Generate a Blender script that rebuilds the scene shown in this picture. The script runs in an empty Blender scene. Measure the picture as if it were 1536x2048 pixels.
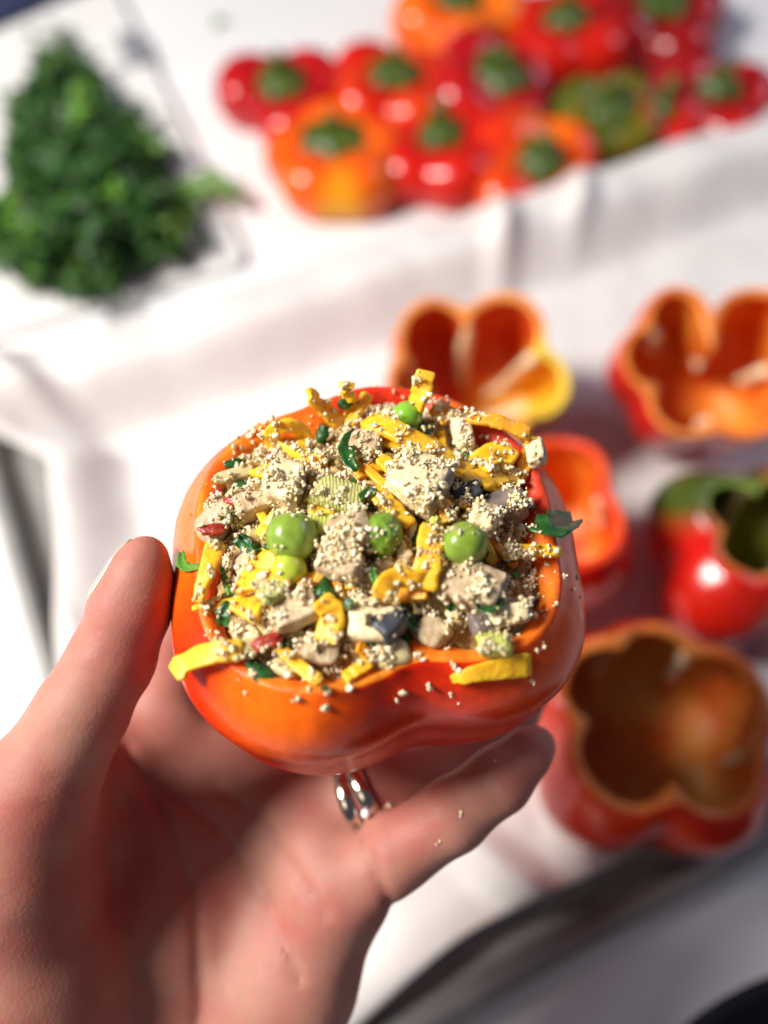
import bpy, bmesh, math, random
import numpy as np
from mathutils import Vector, Matrix, Quaternion, noise
from mathutils.bvhtree import BVHTree

random.seed(7); RNG = np.random.default_rng(7)
scene = bpy.context.scene
COL = scene.collection

# ------------------------------------------------------------------ camera
CAM_H, PITCH, FPX = 0.39, math.radians(60), 1700.0
FWD = Vector((0, math.cos(PITCH), -math.sin(PITCH)))
UPV = Vector((0, math.sin(PITCH), math.cos(PITCH)))
RGT = Vector((1, 0, 0))
CAMP = Vector((0, 0, CAM_H))
cam_d = bpy.data.cameras.new('camera'); cam = bpy.data.objects.new('camera', cam_d); COL.objects.link(cam)
cam.location = CAMP; cam.rotation_euler = (math.radians(90) - PITCH, 0, 0)
cam_d.sensor_fit = 'HORIZONTAL'; cam_d.sensor_width = 36.0; cam_d.lens = FPX / 1536 * 36.0
cam_d.clip_start = 0.005; cam_d.clip_end = 50
cam_d.dof.use_dof = True; cam_d.dof.focus_distance = 0.176; cam_d.dof.aperture_fstop = 5.7
scene.camera = cam

# ------------------------------------------------------------------ world, lamps, exposure
world = bpy.data.worlds.new('World'); scene.world = world; world.use_nodes = True
bg = world.node_tree.nodes['Background']; bg.inputs[0].default_value = (0.66, 0.71, 1.0, 1); bg.inputs[1].default_value = 0.10

def area_lamp(name, loc, aim, size, power, color):
    d = bpy.data.lights.new(name, 'AREA'); d.shape = 'DISK'; d.size = size; d.energy = power; d.color = color
    o = bpy.data.objects.new(name, d); COL.objects.link(o); o.location = loc
    o.rotation_euler = (Vector(aim) - Vector(loc)).to_track_quat('-Z', 'Y').to_euler()
    return o
key_dir = Vector((-0.84, -0.14, 1.0)).normalized()
area_lamp('key_lamp', Vector((0, .25, 0)) + key_dir * 1.3, (0, .25, 0), 0.38, 30.0, (1.0, 0.965, 0.915))
area_lamp('window_fill', (0.9, 0.75, 0.75), (0.05, 0.2, 0.05), 0.5, 2.8, (0.74, 0.76, 1.0))
area_lamp('front_fill', (-0.55, -0.45, 1.05), (0, .2, .1), 0.35, 0.9, (1.0, 0.86, 0.70))  # weak warm fill from the front, added to brighten the pepper's near wall

vs = scene.view_settings
vs.view_transform = 'Standard'; vs.look = 'None'; vs.exposure = 0.0; vs.gamma = 1.0; vs.use_curve_mapping = False
cy = scene.cycles
cy.use_denoising = True; cy.max_bounces = 8; cy.diffuse_bounces = 4; cy.glossy_bounces = 4; cy.transmission_bounces = 4
cy.caustics_reflective = False; cy.caustics_refractive = False; cy.sample_clamp_indirect = 4.0

# ------------------------------------------------------------------ helpers
def at(x, y, d):
    """point seen at pixel (x, y) of the 1536x2048 photograph at depth d metres"""
    return CAMP + d * (FWD + RGT * ((x - 768) / FPX) - UPV * ((y - 1024) / FPX))

def on_plane(x, y, z=0.0):
    r = FWD + RGT * ((x - 768) / FPX) - UPV * ((y - 1024) / FPX)
    return CAMP + r * ((z - CAM_H) / r.z)

def link(name, me, mats=(), parent=None, smooth=True):
    o = bpy.data.objects.new(name, me); COL.objects.link(o)
    for m in (mats if isinstance(mats, (list, tuple)) else [mats]): me.materials.append(m)
    if smooth: me.polygons.foreach_set('use_smooth', [True] * len(me.polygons))
    if parent is not None: o.parent = parent
    return o

def mesh(name, verts, faces, mat_idx=None):
    me = bpy.data.meshes.new(name); me.from_pydata([tuple(v) for v in verts], [], faces)
    if mat_idx is not None: me.polygons.foreach_set('material_index', mat_idx)
    me.update(); return me

def tag(o, label, cat=None, group=None, kind=None):
    if label: o['label'] = label
    if cat: o['category'] = cat
    if group: o['group'] = group
    if kind: o['kind'] = kind
    return o

def empty(name, loc=(0, 0, 0), rot=None):
    o = bpy.data.objects.new(name, None); COL.objects.link(o); o.empty_display_size = .01
    o.location = loc
    if rot is not None: o.rotation_euler = rot
    return o

def recenter(me):
    n = len(me.vertices); a = np.empty(n * 3); me.vertices.foreach_get('co', a); a = a.reshape(-1, 3)
    c = a.mean(0); me.vertices.foreach_set('co', (a - c).ravel()); me.update(); return Vector(c)

def nz(p, s=1.0, seed=0.0):
    return noise.noise(Vector(p) * s + Vector((seed * 7.31, seed * 3.17, seed * 1.7)))

# ------------------------------------------------------------------ materials
def mat(name, c1, c2=None, scale=80.0, rough=0.5, sss=0.0, sss_scale=0.003, sss_rad=(1, .35, .15), bump=0.0, bscale=400.0,
        spec=0.5, coat=0.0, patch=None, ramp=(0.35, 0.65), metallic=0.0, detail=3.0, trans=0.0, speck=0.0):
    m = bpy.data.materials.new(name); m.use_nodes = True
    nt = m.node_tree; N = nt.nodes; L = nt.links
    b = N['Principled BSDF']
    b.inputs['Roughness'].default_value = rough; b.inputs['Metallic'].default_value = metallic
    b.inputs['Specular IOR Level'].default_value = spec
    b.inputs['Coat Weight'].default_value = coat; b.inputs['Coat Roughness'].default_value = 0.12
    if sss:
        b.inputs['Subsurface Weight'].default_value = sss; b.inputs['Subsurface Scale'].default_value = sss_scale
        b.inputs['Subsurface Radius'].default_value = sss_rad
    if trans: b.inputs['Transmission Weight'].default_value = trans
    tc = N.new('ShaderNodeTexCoord')
    col = None
    if c2 is not None:
        nx = N.new('ShaderNodeTexNoise'); nx.inputs['Scale'].default_value = scale; nx.inputs['Detail'].default_value = detail
        L.new(tc.outputs['Object'], nx.inputs['Vector'])
        cr = N.new('ShaderNodeValToRGB'); cr.color_ramp.elements[0].position = ramp[0]; cr.color_ramp.elements[1].position = ramp[1]
        cr.color_ramp.elements[0].color = (*c1, 1); cr.color_ramp.elements[1].color = (*c2, 1)
        L.new(nx.outputs['Fac'], cr.inputs['Fac']); col = cr.outputs['Color']
    else:
        rgb = N.new('ShaderNodeRGB'); rgb.outputs[0].default_value = (*c1, 1); col = rgb.outputs[0]
    for pt in (patch or []):           # (centre, inner radius, outer radius, colour): a ripening patch that belongs to the fruit
        vm = N.new('ShaderNodeVectorMath'); vm.operation = 'DISTANCE'; vm.inputs[1].default_value = pt[0]
        L.new(tc.outputs['Object'], vm.inputs[0])
        mr = N.new('ShaderNodeMapRange'); mr.interpolation_type = 'SMOOTHSTEP'
        mr.inputs['From Min'].default_value = pt[1]; mr.inputs['From Max'].default_value = pt[2]
        mr.inputs['To Min'].default_value = 1; mr.inputs['To Max'].default_value = 0
        L.new(vm.outputs['Value'], mr.inputs['Value'])
        mx = N.new('ShaderNodeMix'); mx.data_type = 'RGBA'
        L.new(mr.outputs['Result'], mx.inputs['Factor']); L.new(col, mx.inputs['A']); mx.inputs['B'].default_value = (*pt[3], 1)
        col = mx.outputs['Result']
    if speck:                          # fine natural mottling
        ns = N.new('ShaderNodeTexNoise'); ns.inputs['Scale'].default_value = 420; ns.inputs['Detail'].default_value = 5; L.new(tc.outputs['Object'], ns.inputs['Vector'])
        ms = N.new('ShaderNodeMapRange'); ms.inputs['From Min'].default_value = .3; ms.inputs['From Max'].default_value = .7; ms.inputs['To Min'].default_value = 1 - speck; ms.inputs['To Max'].default_value = 1 + speck
        L.new(ns.outputs['Fac'], ms.inputs['Value'])
        vm2 = N.new('ShaderNodeVectorMath'); vm2.operation = 'SCALE'; L.new(col, vm2.inputs[0]); L.new(ms.outputs['Result'], vm2.inputs['Scale']); col = vm2.outputs['Vector']
    L.new(col, b.inputs['Base Color'])
    if bump:
        nb = N.new('ShaderNodeTexNoise'); nb.inputs['Scale'].default_value = bscale; nb.inputs['Detail'].default_value = 4
        L.new(tc.outputs['Object'], nb.inputs['Vector'])
        bp = N.new('ShaderNodeBump'); bp.inputs['Strength'].default_value = bump; bp.inputs['Distance'].default_value = 0.0006
        L.new(nb.outputs['Fac'], bp.inputs['Height']); L.new(bp.outputs['Normal'], b.inputs['Normal'])
    return m

RED, DRED, ORG, AMB = (.56, .010, .006), (.34, .006, .008), (.80, .105, .005), (.85, .30, .015)
YEL, GRN, OLV = (.72, .47, .03), (.10, .17, .015), (.24, .26, .02)
M_white = mat('white_laminate', (.80, .79, .78), (.76, .75, .75), scale=6, rough=.38)
M_board = mat('white_plastic_board', (.74, .72, .70), (.70, .68, .66), scale=15, rough=.5, bump=.15, bscale=300)
M_edge_pad = mat('plain_grey', (.22, .22, .25), rough=.7)
M_steel = mat('dull_tray_metal', (.34, .33, .31), (.27, .26, .25), scale=40, rough=.36, metallic=.2)
M_paper = mat('parchment', (.76, .72, .69), (.71, .66, .63), scale=18, rough=.6, bump=.25, bscale=120, sss=.15, sss_scale=.001)
M_navy = mat('navy_cloth', (.012, .018, .055), (.018, .026, .075), scale=90, rough=.9, bump=.4, bscale=900)
M_black = mat('black_enamel', (.006, .006, .008), rough=.35)
M_calyx = mat('green_calyx', (.028, .066, .006), (.10, .135, .012), scale=70, rough=.42, sss=.1, sss_scale=.002)
M_stemcut = mat('cut_stem_end', (.20, .22, .06), (.11, .08, .02), scale=200, rough=.7)
M_rib = mat('pale_rib', (.86, .72, .50), (.86, .60, .32), scale=60, rough=.45, sss=.3, sss_scale=.003, bump=.2)
M_leaf = mat('parsley_leaf', (.010, .040, .006), (.030, .10, .012), scale=120, rough=.5, spec=.35)
M_leaf_lt = mat('parsley_leaf_light', (.12, .26, .03), (.08, .20, .02), scale=100, rough=.5, spec=.3)
M_stalk = mat('parsley_stalk', (.11, .25, .02), (.16, .30, .04), scale=60, rough=.45)

# ------------------------------------------------------------------ the setting: counter
def slab(name, x0, x1, y0, y1, z0, z1, material, rot=0.0, org=(0, 0), bevel=.002, seg=3, radius=0.0, rseg=8, parent=None):
    bm = bmesh.new()
    pts = []
    if radius > 0:
        for cx, cyy, a0 in ((x1 - radius, y1 - radius, 0), (x0 + radius, y1 - radius, 90), (x0 + radius, y0 + radius, 180), (x1 - radius, y0 + radius, 270)):
            for k in range(rseg + 1):
                a = math.radians(a0 + 90 * k / rseg); pts.append((cx + radius * math.cos(a), cyy + radius * math.sin(a)))
    else: pts = [(x0, y0), (x1, y0), (x1, y1), (x0, y1)]
    vs_ = [bm.verts.new((x, y, z0)) for x, y in pts]
    f = bm.faces.new(vs_); r = bmesh.ops.extrude_face_region(bm, geom=[f])
    bmesh.ops.translate(bm, verts=[v for v in r['geom'] if isinstance(v, bmesh.types.BMVert)], vec=(0, 0, z1 - z0))
    bmesh.ops.recalc_face_normals(bm, faces=bm.faces)
    if bevel:
        es = [e for e in bm.edges if abs(e.verts[0].co.z - e.verts[1].co.z) < 1e-6 and e.verts[0].co.z > (z0 + z1) / 2]
        bmesh.ops.bevel(bm, geom=es, offset=bevel, segments=seg, affect='EDGES', profile=.5)
    me = bpy.data.meshes.new(name); bm.to_mesh(me); bm.free()
    o = link(name, me, material, parent, smooth=False)
    o.location = (org[0], org[1], 0); o.rotation_euler = (0, 0, rot)
    return o
tag(slab('counter', -1.6, 1.6, -.9, 1.6, -.04, 0, M_white, bevel=.004), 'white kitchen counter under the tray and the pepper tops', kind='structure')

TA = math.radians(25.0)                       # the tray and the board are both turned by 25 degrees on the counter
TU, TW = Vector((math.cos(TA), math.sin(TA), 0)), Vector((-math.sin(TA), math.cos(TA), 0))
def tray_pt(u, w, z=0): return TU * u + TW * w + Vector((0, 0, z))

# cutting board below the parsley: right edge along the seam in the photograph
bd = empty('cutting_board', (-.1275, .5029, 0), (0, 0, math.radians(23.2)))
tag(bd, 'white plastic cutting board lying under the parsley bunch', 'cutting board')
slab('board', -.30, 0, -.108, .36, .0005, .007, M_board, radius=.012, bevel=.0015, parent=bd)
slab('edge_pad', -.018, .0012, .115, .16, .0075, .0086, M_edge_pad, radius=.004, bevel=.0004, parent=bd)  # thin grey pad laid on the board's right edge

# navy cloth in the far corner
def cloth():
    vs_, fs = [], []; n = 28
    for i in range(n):
        for j in range(n):
            u, v = i / (n - 1), j / (n - 1)
            x, y = (u - .5) * .26, (v - .5) * .26
            vs_.append((x + .006 * nz((u, v, 0), 4), y + .006 * nz((u, v, 3), 4), .012 + .008 * nz((x, y, 0), 22) + .004 * nz((x, y, 5), 60)))
    for i in range(n - 1):
        for j in range(n - 1): fs.append((i * n + j, (i + 1) * n + j, (i + 1) * n + j + 1, i * n + j + 1))
    me = mesh('navy_cloth', vs_, fs); o = link('kitchen_cloth', me, M_navy)
    md = o.modifiers.new('thick', 'SOLIDIFY'); md.thickness = .004
    o.location = (-.356, .774, 0); o.rotation_euler = (0, 0, math.radians(42))
    tag(o, 'dark navy cloth lying at the far corner beyond the parsley', 'cloth')
cloth()

# ------------------------------------------------------------------ baking tray and parchment
def baking_tray():
    u0, u1, w0, w1, h = -.074, .52, -.002, .338, .0155
    # cross-section outwards from the floor: (offset outwards, height)
    prof = [(-.004, .0018), (0, .0022), (.003, .006), (.006, h - .003), (.0075, h), (.0105, h + .0012), (.0145, h), (.0155, h - .003),
            (.0135, h - .0045), (.0095, h - .004), (.007, h - .008), (.0042, .005), (.001, .0004), (-.004, .0003)]
    r, rs = .022, 7; loops = []
    for off, z in prof:
        lp = []
        for cx, cw, a0 in ((u1 - r, w1 - r, 0), (u0 + r, w1 - r, 90), (u0 + r, w0 + r, 180), (u1 - r, w0 + r, 270)):
            for k in range(rs + 1):
                a = math.radians(a0 + 90 * k / rs); lp.append(tray_pt(cx + (r + off) * math.cos(a), cw + (r + off) * math.sin(a), z))
        loops.append(lp)
    n = len(loops[0]); vs_ = [v for l in loops for v in l]; fs = []
    for i in range(len(loops) - 1):
        for k in range(n): fs.append((i * n + k, i * n + (k + 1) % n, (i + 1) * n + (k + 1) % n, (i + 1) * n + k))
    fs.append(tuple(range(n))[::-1]); fs.append(tuple((len(loops) - 1) * n + k for k in range(n)))
    me = mesh('baking_tray', vs_, [f[::-1] for f in fs]); o = link('baking_tray', me, M_steel)
    tag(o, 'dull grey metal baking tray lined with parchment and holding cut peppers', 'tray')
    me.polygons[len(me.polygons) - 1].use_smooth = False; me.polygons[len(me.polygons) - 2].use_smooth = False
baking_tray()

def parchment():
    sm = lambda a, b, x: (lambda t: t * t * (3 - 2 * t))(min(max((x - a) / (b - a), 0), 1))
    nu, nw = 210, 150; vs_, fs = [], []
    def left(w): return -.080 + .27 * (w - .18) + .006 * nz((w * 16, 9, 0)) - .045 * sm(.285, .33, w) + .03 * sm(.12, .03, w)
    def near(u): return .006 + .004 * nz((u * 12, 5, 0)) + .008 * sm(.10, .22, u) - .012 * sm(.05, -.05, u)
    def far(u): return .366 + .006 * nz((u * 10, 7, 0))
    for i in range(nu):
        for j in range(nw):
            w = .37 * j / (nw - 1)
            for _ in range(3):
                u = left(w) + (.50 - left(w)) * i / (nu - 1); w = near(u) + (far(u) - near(u)) * j / (nw - 1)
            a = sm(.300, .336, w); z = .0045 + .030 * a                      # leans up along the far tray wall
            over = max(w - .336, 0); z -= .35 * over
            z += .0035 * nz((u * 9, 0, 1)) * a + .004 * nz((u * 22, w * 6, 4)) * a
            e = u - left(w)
            l = sm(.040, .004, e); z += .024 * l * (.35 + .65 * sm(.16, .30, w)) * (1 - .5 * a)
            nn = sm(.030, .004, w); z += .013 * nn * (.7 + .6 * nz((u * 14, 2, 2)))
            z += .0010 * nz((u * 30, w * 30, 0)) + .0006 * nz((u * 70, w * 70, 2))
            for pu, pw, ang, amp in ((.235, .335, 62, .010), (.295, .345, 55, .009), (.070, .012, 115, .012), (.10, .02, 70, .008), (-.05, .33, 120, .008)):
                c, s = math.cos(math.radians(ang)), math.sin(math.radians(ang))      # sharp pleats, as folded paper has
                du, dw = u - pu, w - pw
                t = abs(-du * s + dw * c); al = du * c + dw * s
                z += 1.4 * amp * max(0, 1 - t / .014) * max(0, 1 - abs(al) / .05)
            z = max(z, .0195 * sm(.020, .004, w), .0195 * sm(-.052, -.068, u))       # lies over the tray rim
            vs_.append(tray_pt(u, w, max(z, .0034)))
    for i in range(nu - 1):
        for j in range(nw - 1): fs.append((i * nw + j, (i + 1) * nw + j, (i + 1) * nw + j + 1, i * nw + j + 1))
    me = mesh('parchment', vs_, fs)
    o = link('parchment_paper', me, M_paper); md = o.modifiers.new('thick', 'SOLIDIFY'); md.thickness = .0003; md.offset = 1
    tag(o, 'crumpled white parchment paper lining the baking tray', 'parchment')
parchment()

# black round pan cut by the frame in front of the tray
def pan():
    prof = [(0, .004), (.100, .004), (.112, .008), (.124, .030), (.128, .034), (.131, .033), (.1305, .029), (.118, .004), (.108, .0006), (0, .0006)]
    n = 72; vs_, fs = [], []
    for r, z in prof:
        for k in range(n): a = 2 * math.pi * k / n; vs_.append((max(r, .0005) * math.cos(a), max(r, .0005) * math.sin(a), z))
    for i in range(len(prof) - 1):
        for k in range(n): fs.append((i * n + k, i * n + (k + 1) % n, (i + 1) * n + (k + 1) % n, (i + 1) * n + k))
    fs.append(tuple(range(n))); fs.append(tuple((len(prof) - 1) * n + k for k in range(n))[::-1])
    root = empty('frying_pan', (.180, -.1165, 0)); link('pan_body', mesh('pan_body', vs_, fs), M_black, root)
    hv = []; hf = []; seg = 14
    for i in range(9):
        t = i / 8; x = .125 + .17 * t; z = .030 + .022 * math.sin(t * 1.5); wv, hh = .011 + .004 * t, .005
        for k in range(seg): a = 2 * math.pi * k / seg; hv.append((x, wv * math.cos(a), z + hh * math.sin(a)))
    for i in range(8):
        for k in range(seg): hf.append((i * seg + k, i * seg + (k + 1) % seg, (i + 1) * seg + (k + 1) % seg, (i + 1) * seg + k))
    hf += [tuple(range(seg))[::-1], tuple(8 * seg + k for k in range(seg))]
    h = link('handle', mesh('handle', hv, hf), M_black, root); h.rotation_euler = (0, 0, math.radians(-60))
    tag(root, 'black pan whose dark round edge shows in front of the tray', 'pan')
pan()

# ------------------------------------------------------------------ peppers
def outline(lobes, th, shrink=0.0, p=12):
    """union of lobe circles seen from the axis: (x, y, radius) in metres"""
    acc = np.zeros_like(th)
    for x, y, r in lobes:
        d, ph, r = math.hypot(x, y), math.atan2(y, x), max(r - shrink, .002)
        D = th - ph; disc = r * r - (d * np.sin(D)) ** 2
        rr = np.where((disc > 0) & (np.cos(D) > -.2 if d > r else disc > 0), d * np.cos(D) + np.sqrt(np.maximum(disc, 0)), .0)
        acc += np.maximum(rr, .004) ** p
    return acc ** (1 / p)

def cup_mesh(name, lobes, H, nr=.95, wall=.0055, wave=.002, seed=0, NT=120, bottom=.42, dimple=.10, zshift=0.0, slope=.0008, po=11, pi=22, rb=.0008):
    th = np.linspace(0, 2 * math.pi, NT, endpoint=False)
    O, I = outline(lobes, th, 0, po), outline(lobes, th, wall, pi)
    I = np.minimum(I, O - wall * .75)
    wv = wave * np.array([noise.noise(Vector((math.cos(t) * 1.7, math.sin(t) * 1.7, seed))) for t in th]) * 1.6
    wob = np.array([1 + .02 * noise.noise(Vector((math.cos(t) * 1.2, math.sin(t) * 1.2, seed + 9))) for t in th])
    O, I = O * wob, I * wob
    wv = wv + .00045 * np.array([noise.noise(Vector((math.cos(t) * 9, math.sin(t) * 9, seed + 3))) for t in th])
    I = I + .0007 * np.array([noise.noise(Vector((math.cos(t) * 7, math.sin(t) * 7, seed + 5))) for t in th])
    def sprof(z):                        # scale of the outline at height fraction z
        if z < bottom:
            c = 1 - z / bottom; s = max(1 - c ** 2.3, 0) ** (1 / 2.3) * .97
        else:
            t = (z - bottom) / (1 - bottom); s = .97 + .05 * math.sin(min(t * 1.6, 1) * math.pi / 2)
            k = max((t - .25) / .75, 0); s *= 1 - (1 - nr) * k ** 2.2
        return s
    rings, zone = [], []
    zs = [bottom * (1 - math.cos(a)) for a in np.linspace(0, math.pi / 2, 15)] + list(np.linspace(bottom, 1, 15)[1:])
    m = O.mean()
    def lift(s): return dimple * H * max(1 - s, 0) ** 1.5
    for z in zs[1:]:
        s = sprof(z); mix = min(z / bottom, 1) ** .5 * .5 + .5
        o = O * mix + m * .92 * (1 - mix)
        f = z ** 3
        rings.append((o * s, z * H + lift(s) + f * wv)); zone.append(0)
    s1 = sprof(1)
    # cut face
    for a in (.5, 1.0, 1.4): rings.append((O * s1 - rb * (1 - math.cos(a)) - .0001, H + rb * math.sin(a) + wv)); zone.append(0 if a < 1.2 else 1)
    O2 = O * s1 - rb * .85
    for k in (.2, .5, .8): rings.append((O2 * (1 - k) + I * s1 * k, H + rb * .95 - slope * k * k + wv + .0003 * np.sin(th * 17 + k * 9))); zone.append(1)
    rings.append((I * s1, H - .0006 - slope + wv)); zone.append(1)
    for z in zs[::-1][1:-1]:
        s = sprof(z); mix = min(z / bottom, 1) ** .5 * .5 + .5
        ii = I * mix + (m - wall) * .92 * (1 - mix); zz = wall + z * (H - wall)
        rings.append((ii * s * (1 if z > .1 else .97), zz + lift(s) + z ** 3 * wv)); zone.append(2)
    vs_ = [(0, 0, lift(0) + zshift)]; fs = []; mi = []
    cs, sn = np.cos(th), np.sin(th)
    for r, z in rings:
        z = np.broadcast_to(z, r.shape)
        for k in range(NT): vs_.append((r[k] * cs[k], r[k] * sn[k], z[k] + zshift))
    vs_.append((0, 0, wall + lift(0) + zshift)); last = len(vs_) - 1
    for k in range(NT): fs.append((0, 1 + (k + 1) % NT, 1 + k)); mi.append(0)
    for i in range(len(rings) - 1):
        for k in range(NT):
            a, b2 = 1 + i * NT + k, 1 + i * NT + (k + 1) % NT
            fs.append((a, b2, b2 + NT, a + NT)); mi.append(zone[i + 1])
    i0 = 1 + (len(rings) - 1) * NT
    for k in range(NT): fs.append((last, i0 + k, i0 + (k + 1) % NT)); mi.append(2)
    me = mesh(name, vs_, fs, mi)
    return me, (lambda t, z: float(np.interp(t % (2 * math.pi), np.append(th, 2 * math.pi), np.append(I, I[0])) * sprof(z)))

def creases(lobes):
    th = np.linspace(0, 2 * math.pi, 720, endpoint=False); r = outline(lobes, th, .004, 22)
    return [float(th[i]) for i in range(720) if r[i] < r[i - 1] and r[i] <= r[(i + 1) % 720]]

def rib_mesh(name, inner, t, H, depth, wall, top=.95, wid=.0030, zshift=0.0, seed=0, zlo=.10):
    """pale fin running up the inside of a crease"""
    n, seg = 14, 10; vs_, fs = [], []
    e, q = Vector((math.cos(t), math.sin(t), 0)), Vector((-math.sin(t), math.cos(t), 0))
    for i in range(n):
        z = zlo + (top - zlo) * i / (n - 1); k = i / (n - 1)
        d = depth * (1 - .45 * k) * (.35 + .65 * math.sin(min(1, (1 - k) * 4) * math.pi / 2)) * (1 + .25 * noise.noise(Vector((k * 3, seed, 1))))
        r0 = inner(t, z) + .0015; zz = wall + z * (H - wall) + zshift
        for j in range(seg):
            a = 2 * math.pi * j / seg; x = math.cos(a); y = math.sin(a)
            w = wid * (1.0 - .35 * (1 - x) / 2) * (1 + .3 * noise.noise(Vector((k * 4, seed, 5))))
            p = e * (r0 - d * (1 - x) / 2 * 1.0) + q * (w * y)
            vs_.append((p.x, p.y, zz + .001 * noise.noise(Vector((k * 9, j, seed)))))
    for i in range(n - 1):
        for j in range(seg): fs.append((i * seg + j, i * seg + (j + 1) % seg, (i + 1) * seg + (j + 1) % seg, (i + 1) * seg + j))
    fs += [tuple(range(seg))[::-1], tuple((n - 1) * seg + j for j in range(seg))]
    return mesh(name, vs_, fs)

def skin_mat(name, c1, c2, scale=28, patch=None, rough=.2, ramp=(.38, .64), coat=.3):
    return mat(name, c1, c2, scale, rough=rough, sss=.30, sss_scale=.0035, sss_rad=(1, .22, .05), coat=coat, spec=.28, patch=patch, bump=.06, bscale=300, ramp=ramp, speck=.14)
def flesh_mat(name, c1, c2, scale=60, patch=None, rough=.42, bump=.35):
    return mat(name, c1, c2, scale, rough=rough, spec=.25, sss=.55, sss_scale=.005, sss_rad=(1, .35, .08), patch=patch, bump=bump, bscale=700, speck=.15)

CM = .01
def tray_pepper(px, py, lobes, H, label, skin, flesh, inner, nr=.95, wall=.0055, wave=.002, seed=0, tilt=(0, 0), rib=.007, rz=0.0, zlo=.1, ribw=.003, zup=0.0):
    """a hollowed pepper standing on the parchment; (px, py) is where the middle of its opening shows"""
    base = on_plane(px, py, H + .006); base.z = .0062 + zup
    root = empty('hollow_pepper', base, (math.radians(tilt[0]), math.radians(tilt[1]), rz))
    tag(root, label, 'pepper', 'hollowed peppers on the tray')
    L = [(x * CM, y * CM, r * CM) for x, y, r in lobes]
    me, inn = cup_mesh('wall', L, H, nr, wall, wave, seed)
    link('wall', me, [skin, flesh, inner], root)
    if rib:
        for k, t in enumerate(creases(L)): link('rib', rib_mesh('rib', inn, t, H, rib * (1 + .3 * math.sin(k * 5 + seed)), wall, seed=seed + k, zlo=zlo, wid=ribw), M_rib, root)
    return root

yl = [((.034, -.004, .045), .014, .030, (.62, .42, .02))]
tray_pepper(945, 688, [(-1.9, 1.7, 2.05), (1.35, 1.9, 2.15), (2.9, -.5, 1.75), (-2.5, -.6, 1.9), (.3, -1.9, 2.3)], .062,
            'red pepper cup with one yellow lobe and a tall pale rib inside',
            skin_mat('skin_yellow_lobe', (.60, .02, .006), (.66, .06, .006), patch=yl), flesh_mat('rim_yellow_lobe', (.80, .26, .05), (.84, .36, .08), patch=[((.034, -.004, .06), .014, .03, (.74, .55, .06))]),
            flesh_mat('inner_yellow_lobe', (.62, .040, .008), (.74, .11, .012), patch=[((.026, -.012, .030), .022, .042, (.82, .40, .02))], bump=.1), seed=1, rib=.011, wave=.003, wall=.0044, tilt=(22, 0), ribw=.0036, zup=.011)
tray_pepper(1410, 664, [(-1.5, 2.3, 1.6), (-2.6, .3, 1.85), (-1.3, -1.9, 2.0), (1.5, -1.8, 2.2), (2.3, 1.4, 2.3)], .060,
            'bright red pepper cup with a wide open orange inside near the far tray wall',
            skin_mat('skin_open_red', RED, (.62, .02, .006)), flesh_mat('rim_open_red', (.78, .20, .03), (.80, .30, .06)),
            flesh_mat('inner_open_red', (.72, .12, .012), (.84, .32, .04), scale=45, bump=.15), seed=2, rib=.010, wall=.0044, tilt=(24, -4), zlo=.55, ribw=.0034, zup=.012)
tray_pepper(1135, 1035, [(-1.6, 1.6, 2.1), (1.5, 1.5, 2.2), (1.9, -1.0, 2.15), (-.6, -2.0, 2.2), (-2.4, -.3, 1.9)], .060,
            'deep red pepper cup half hidden by the stuffed pepper, orange patches on its inner wall',
            skin_mat('skin_deep_red', RED, (.50, .008, .006)), flesh_mat('rim_deep_red', (.62, .03, .008), (.70, .08, .01)),
            flesh_mat('inner_deep_red', (.66, .05, .008), (.82, .26, .02), scale=40, bump=.15), seed=3, rib=.005, tilt=(2, -18), wall=.0046, zlo=.5, zup=.010)
tray_pepper(1535, 1050, [(-1.9, 1.5, 2.5), (1.7, 1.7, 2.5), (2.0, -1.6, 2.4), (-1.5, -1.8, 2.6)], .058,
            'red pepper with a broad dark green shoulder and narrow opening at the tray end',
            skin_mat('skin_green_shoulder', (.52, .015, .006), RED, patch=[((-.022, .034, .050), .024, .040, (.06, .09, .012))]),
            flesh_mat('rim_green_shoulder', (.60, .14, .03), (.66, .22, .04), patch=[((-.018, .030, .056), .02, .034, (.16, .24, .04))]),
            flesh_mat('inner_green_shoulder', (.10, .12, .012), (.28, .24, .015), bump=.15), nr=.60, seed=4, rib=.004)
tray_pepper(1322, 1432, [(-2.3, 1.4, 2.3), (.2, 2.3, 2.3), (2.6, .9, 2.5), (1.8, -2.0, 2.6), (-1.8, -1.8, 2.6)], .066,
            'large red pepper cup with jagged rim and dark hollow at the near tray wall',
            skin_mat('skin_large_red', (.60, .016, .006), (.68, .05, .006)), flesh_mat('rim_large_red', (.66, .16, .03), (.70, .24, .05)),
            flesh_mat('inner_large_red', (.62, .13, .02), (.68, .36, .08), scale=36, bump=.3), nr=.80, wave=.006, seed=5, rib=.005, zlo=.4)

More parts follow.
